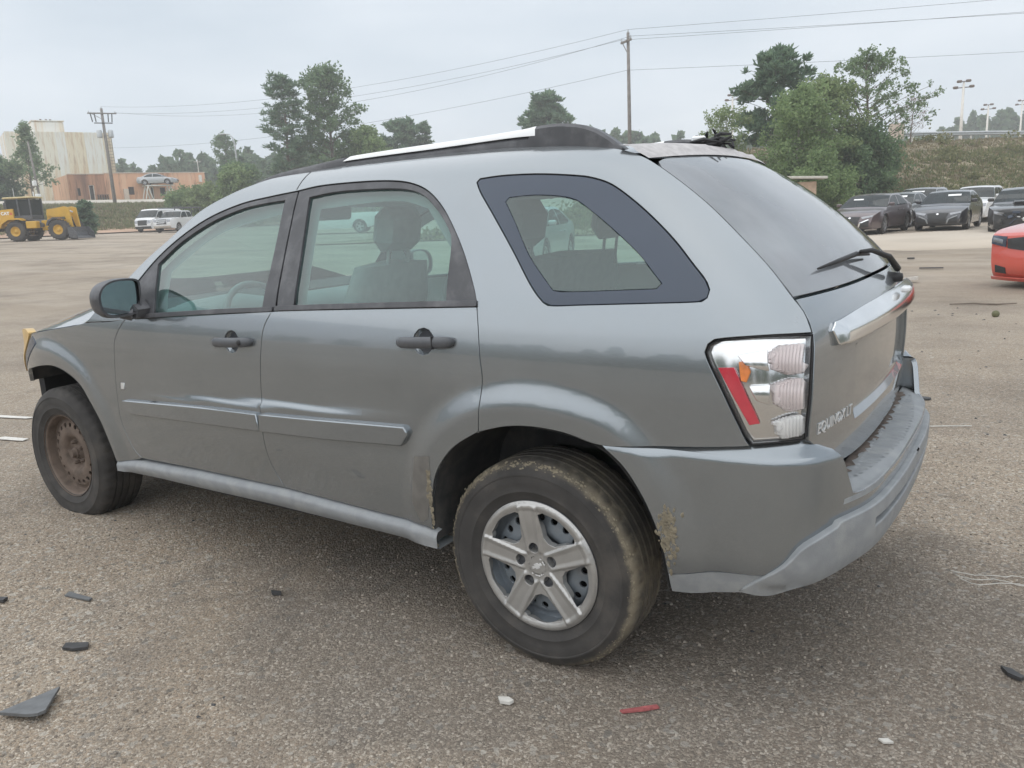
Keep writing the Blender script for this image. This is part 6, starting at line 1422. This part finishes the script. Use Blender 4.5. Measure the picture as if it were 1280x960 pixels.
# ------------------------------------------------------------------ litter on the ground
def shard(name, label, pts, z0, th, mt, cat='debris', tilt=0.0, group=None, bend=0.0):
    c = np.mean(pts, 0); n = len(pts); V = []
    for h in (0, th):
        for i, (x, y) in enumerate(pts): V.append((x-c[0], y-c[1], h+tilt*(x-c[0])+bend*((x-c[0])**2+(y-c[1])**2)))
    F = [tuple(range(n))[::-1], tuple(range(n, 2*n))]+[(i, (i+1) % n, (i+1) % n+n, i+n) for i in range(n)]
    o = fixn(mk(name, V, F, mt, None)); o.location = (c[0], c[1], float(G(c[0], c[1]))+z0-min(v[2] for v in V)); tag(o, label, cat, group); return o
M_sl = mat('grey_plastic_shard', (.13, .135, .14), .5, var=.2, scale=30); M_dkp = mat('dark_plastic_shard', (.05, .05, .052), .6, var=.3, scale=40); M_paper = mat('dirty_white_scrap', (.62, .60, .56), .8, var=.15, scale=40); M_redp = mat('red_plastic', (.40, .12, .12), .5, var=.35, scale=60)
shard('plastic_shard', 'grey wedge shaped plastic shard at the bottom left corner', [(.150, -1.772), (.262, -1.872), (.258, -1.893), (.228, -1.912), (.165, -1.93), (.115, -1.945)], .012, .010, M_sl, tilt=.10)
shard('plastic_strip', 'thin grey strip left of the front wheel, below the rocker', [(-.545, -1.37), (-.40, -1.355), (-.395, -1.372), (-.53, -1.40)], .004, .006, M_sl)
shard('plastic_scrap', 'broken dark grey scrap between the strip and the wedge shaped shard', [(-.14, -1.60), (-.07, -1.555), (-.04, -1.575), (-.075, -1.61), (-.12, -1.625)], .004, .010, M_dkp)
shard('plastic_scrap', 'small black scrap below the middle of the rear door', [(.20, -.95), (.245, -.935), (.26, -.95), (.225, -.965)], .004, .010, M_dkp)
shard('plastic_scrap', 'dark chip at the left edge of the photo', [(-.71, -1.56), (-.68, -1.545), (-.665, -1.57), (-.70, -1.585)], .004, .012, M_dkp)
shard('white_scrap', 'white scrap on the gravel below the rear wheel', [(1.425, -1.105), (1.452, -1.087), (1.475, -1.095), (1.47, -1.11), (1.44, -1.118)], .004, .010, M_paper, bend=6)
shard('red_shard', 'thin red plastic splinter on the gravel under the bumper side', [(1.772, -.975), (1.855, -.898), (1.868, -.905), (1.84, -.935), (1.785, -.98)], .004, .006, M_redp)
shard('rubber_scrap', 'curved dark rubber scrap at the right edge of the photo', [(2.70, -.20), (2.73, -.205), (2.765, -.235), (2.755, -.25), (2.72, -.235)], .004, .012, M_dkp)
shard('white_scrap', 'pale flat pebble sized scrap near the bottom right', [(2.44, -.745), (2.462, -.733), (2.478, -.742), (2.455, -.755)], .004, .006, M_paper)
shard('rubber_ring', 'dark oval scrap on the gravel right of the bumper', [(2.05+.045*math.cos(t), 3.44+.035*math.sin(t)) for t in np.linspace(0, 6.28, 12)[:-1]], .004, .012, M_dkp)
shard('bumper_fragment', 'pale broken bumper fragment on the lot behind the tailgate', [(.52, 12.0), (.75, 11.85), (.93, 11.98), (.90, 12.12), (.70, 12.10), (.55, 12.2)], .02, .05, M_paper, bend=.9)
shard('dark_strip', 'dark strip lying on the lot between tailgate and red car', [(.62, 14.6), (1.03, 14.65), (1.03, 14.71), (.62, 14.68)], .02, .02, M_dkp)
shard('dark_chip', 'small dark chip up the lot, nearest the apron edge', [(.05, 17.2), (.2, 17.24), (.18, 17.34), (.04, 17.3)], .02, .03, M_dkp)
mb = MB(); mb.tube([(1.68, 9.0, .02), (1.95, 9.05, .03), (2.2, 9.08, .02), (2.42, 9.2, .025)], [.008, .012, .012, .006], 5); tag(mb.build('stick', M_bark), 'thin dry stick on the lot below the red car', 'stick')
mb = MB(); mb.lathe([(.001, -.042)]+[(.042*math.cos(t), .042*math.sin(t)) for t in np.linspace(-1.4, 1.4, 9)]+[(.001, .042)], 14, 'z', (0, 0, 0)); o = fixn(mb.build('ball', mat('olive_rubber', (.13, .13, .07), .8), None, True)); o.location = (2.25, 8.02, .034); tag(o, 'small olive ball on the lot', 'ball')
shard('paper_strip', 'long white paper strip left of the front wheel', [(-4.35, -.02), (-3.93, .10), (-3.90, .15), (-4.30, .06)], .006, .004, M_paper, bend=.06)
shard('paper_strip', 'shorter white paper scrap, nearer the front tyre', [(-3.50, -.34), (-3.22, -.27), (-3.24, -.22), (-3.48, -.27)], .006, .004, M_paper, bend=.08)
rg = np.random.default_rng(9)
mb = MB()
for k in range(3):
    p = np.array([2.50+.02*k, .47-.03*k]); P_ = []
    for t in range(14): P_.append((p[0], p[1], .006+.004*rg.random())); p = p+np.array([.024, .004-.012*k*math.sin(t*.8+k)])+rg.normal(0, .006, 2)
    mb.tube(P_, .0016, 4)
tag(mb.build('white_string', M_paper), 'tangled white string on the gravel at the right edge', 'string')
mb = MB(); mb.tube([(2.10, 2.62, .008), (2.18, 2.66, .010), (2.27, 2.72, .008), (2.40, 2.77, .010)], .004, 4); tag(mb.build('white_wire', M_paper), 'short white wire on the gravel beside the rear bumper', 'wire')
V = []; F = []
for k in range(420):       # scattered dark crumbs and bits nobody could count
    x, y = rg.uniform(-4, 5), rg.uniform(-2.3, 9); s = rg.uniform(.003, .012)*(1+.12*max(0, y)); b = len(V); a = rg.uniform(0, 6.28)
    z_ = float(G(x, y))
    for j in range(5): V.append((x+s*math.cos(a+j*1.257)*rg.uniform(.6, 1.3), y+s*math.sin(a+j*1.257)*rg.uniform(.4, .9), z_+.001))
    V.append((x, y, z_+s*.6)); F += [(b+j, b+(j+1) % 5, b+5) for j in range(5)]
o = mk('dark_crumbs', V, F, M_dkp, None); o['kind'] = 'stuff'
# ------------------------------------------------------------------ haze
mh = bpy.data.materials.new('haze_air'); mh.use_nodes = True; nt = mh.node_tree; nt.nodes.clear()
oo = N(nt, 'ShaderNodeOutputMaterial'); pv = N(nt, 'ShaderNodeVolumePrincipled'); pv.inputs['Color'].default_value = (.95, .97, 1, 1); pv.inputs['Density'].default_value = .0016; pv.inputs['Anisotropy'].default_value = .2
nt.links.new(pv.outputs[0], oo.inputs['Volume'])
mb = MB(); mb.box((0, 100, 14), (1500, 1800, 32)); o = mb.build('haze', mh); o['kind'] = 'stuff'; fixn(o)
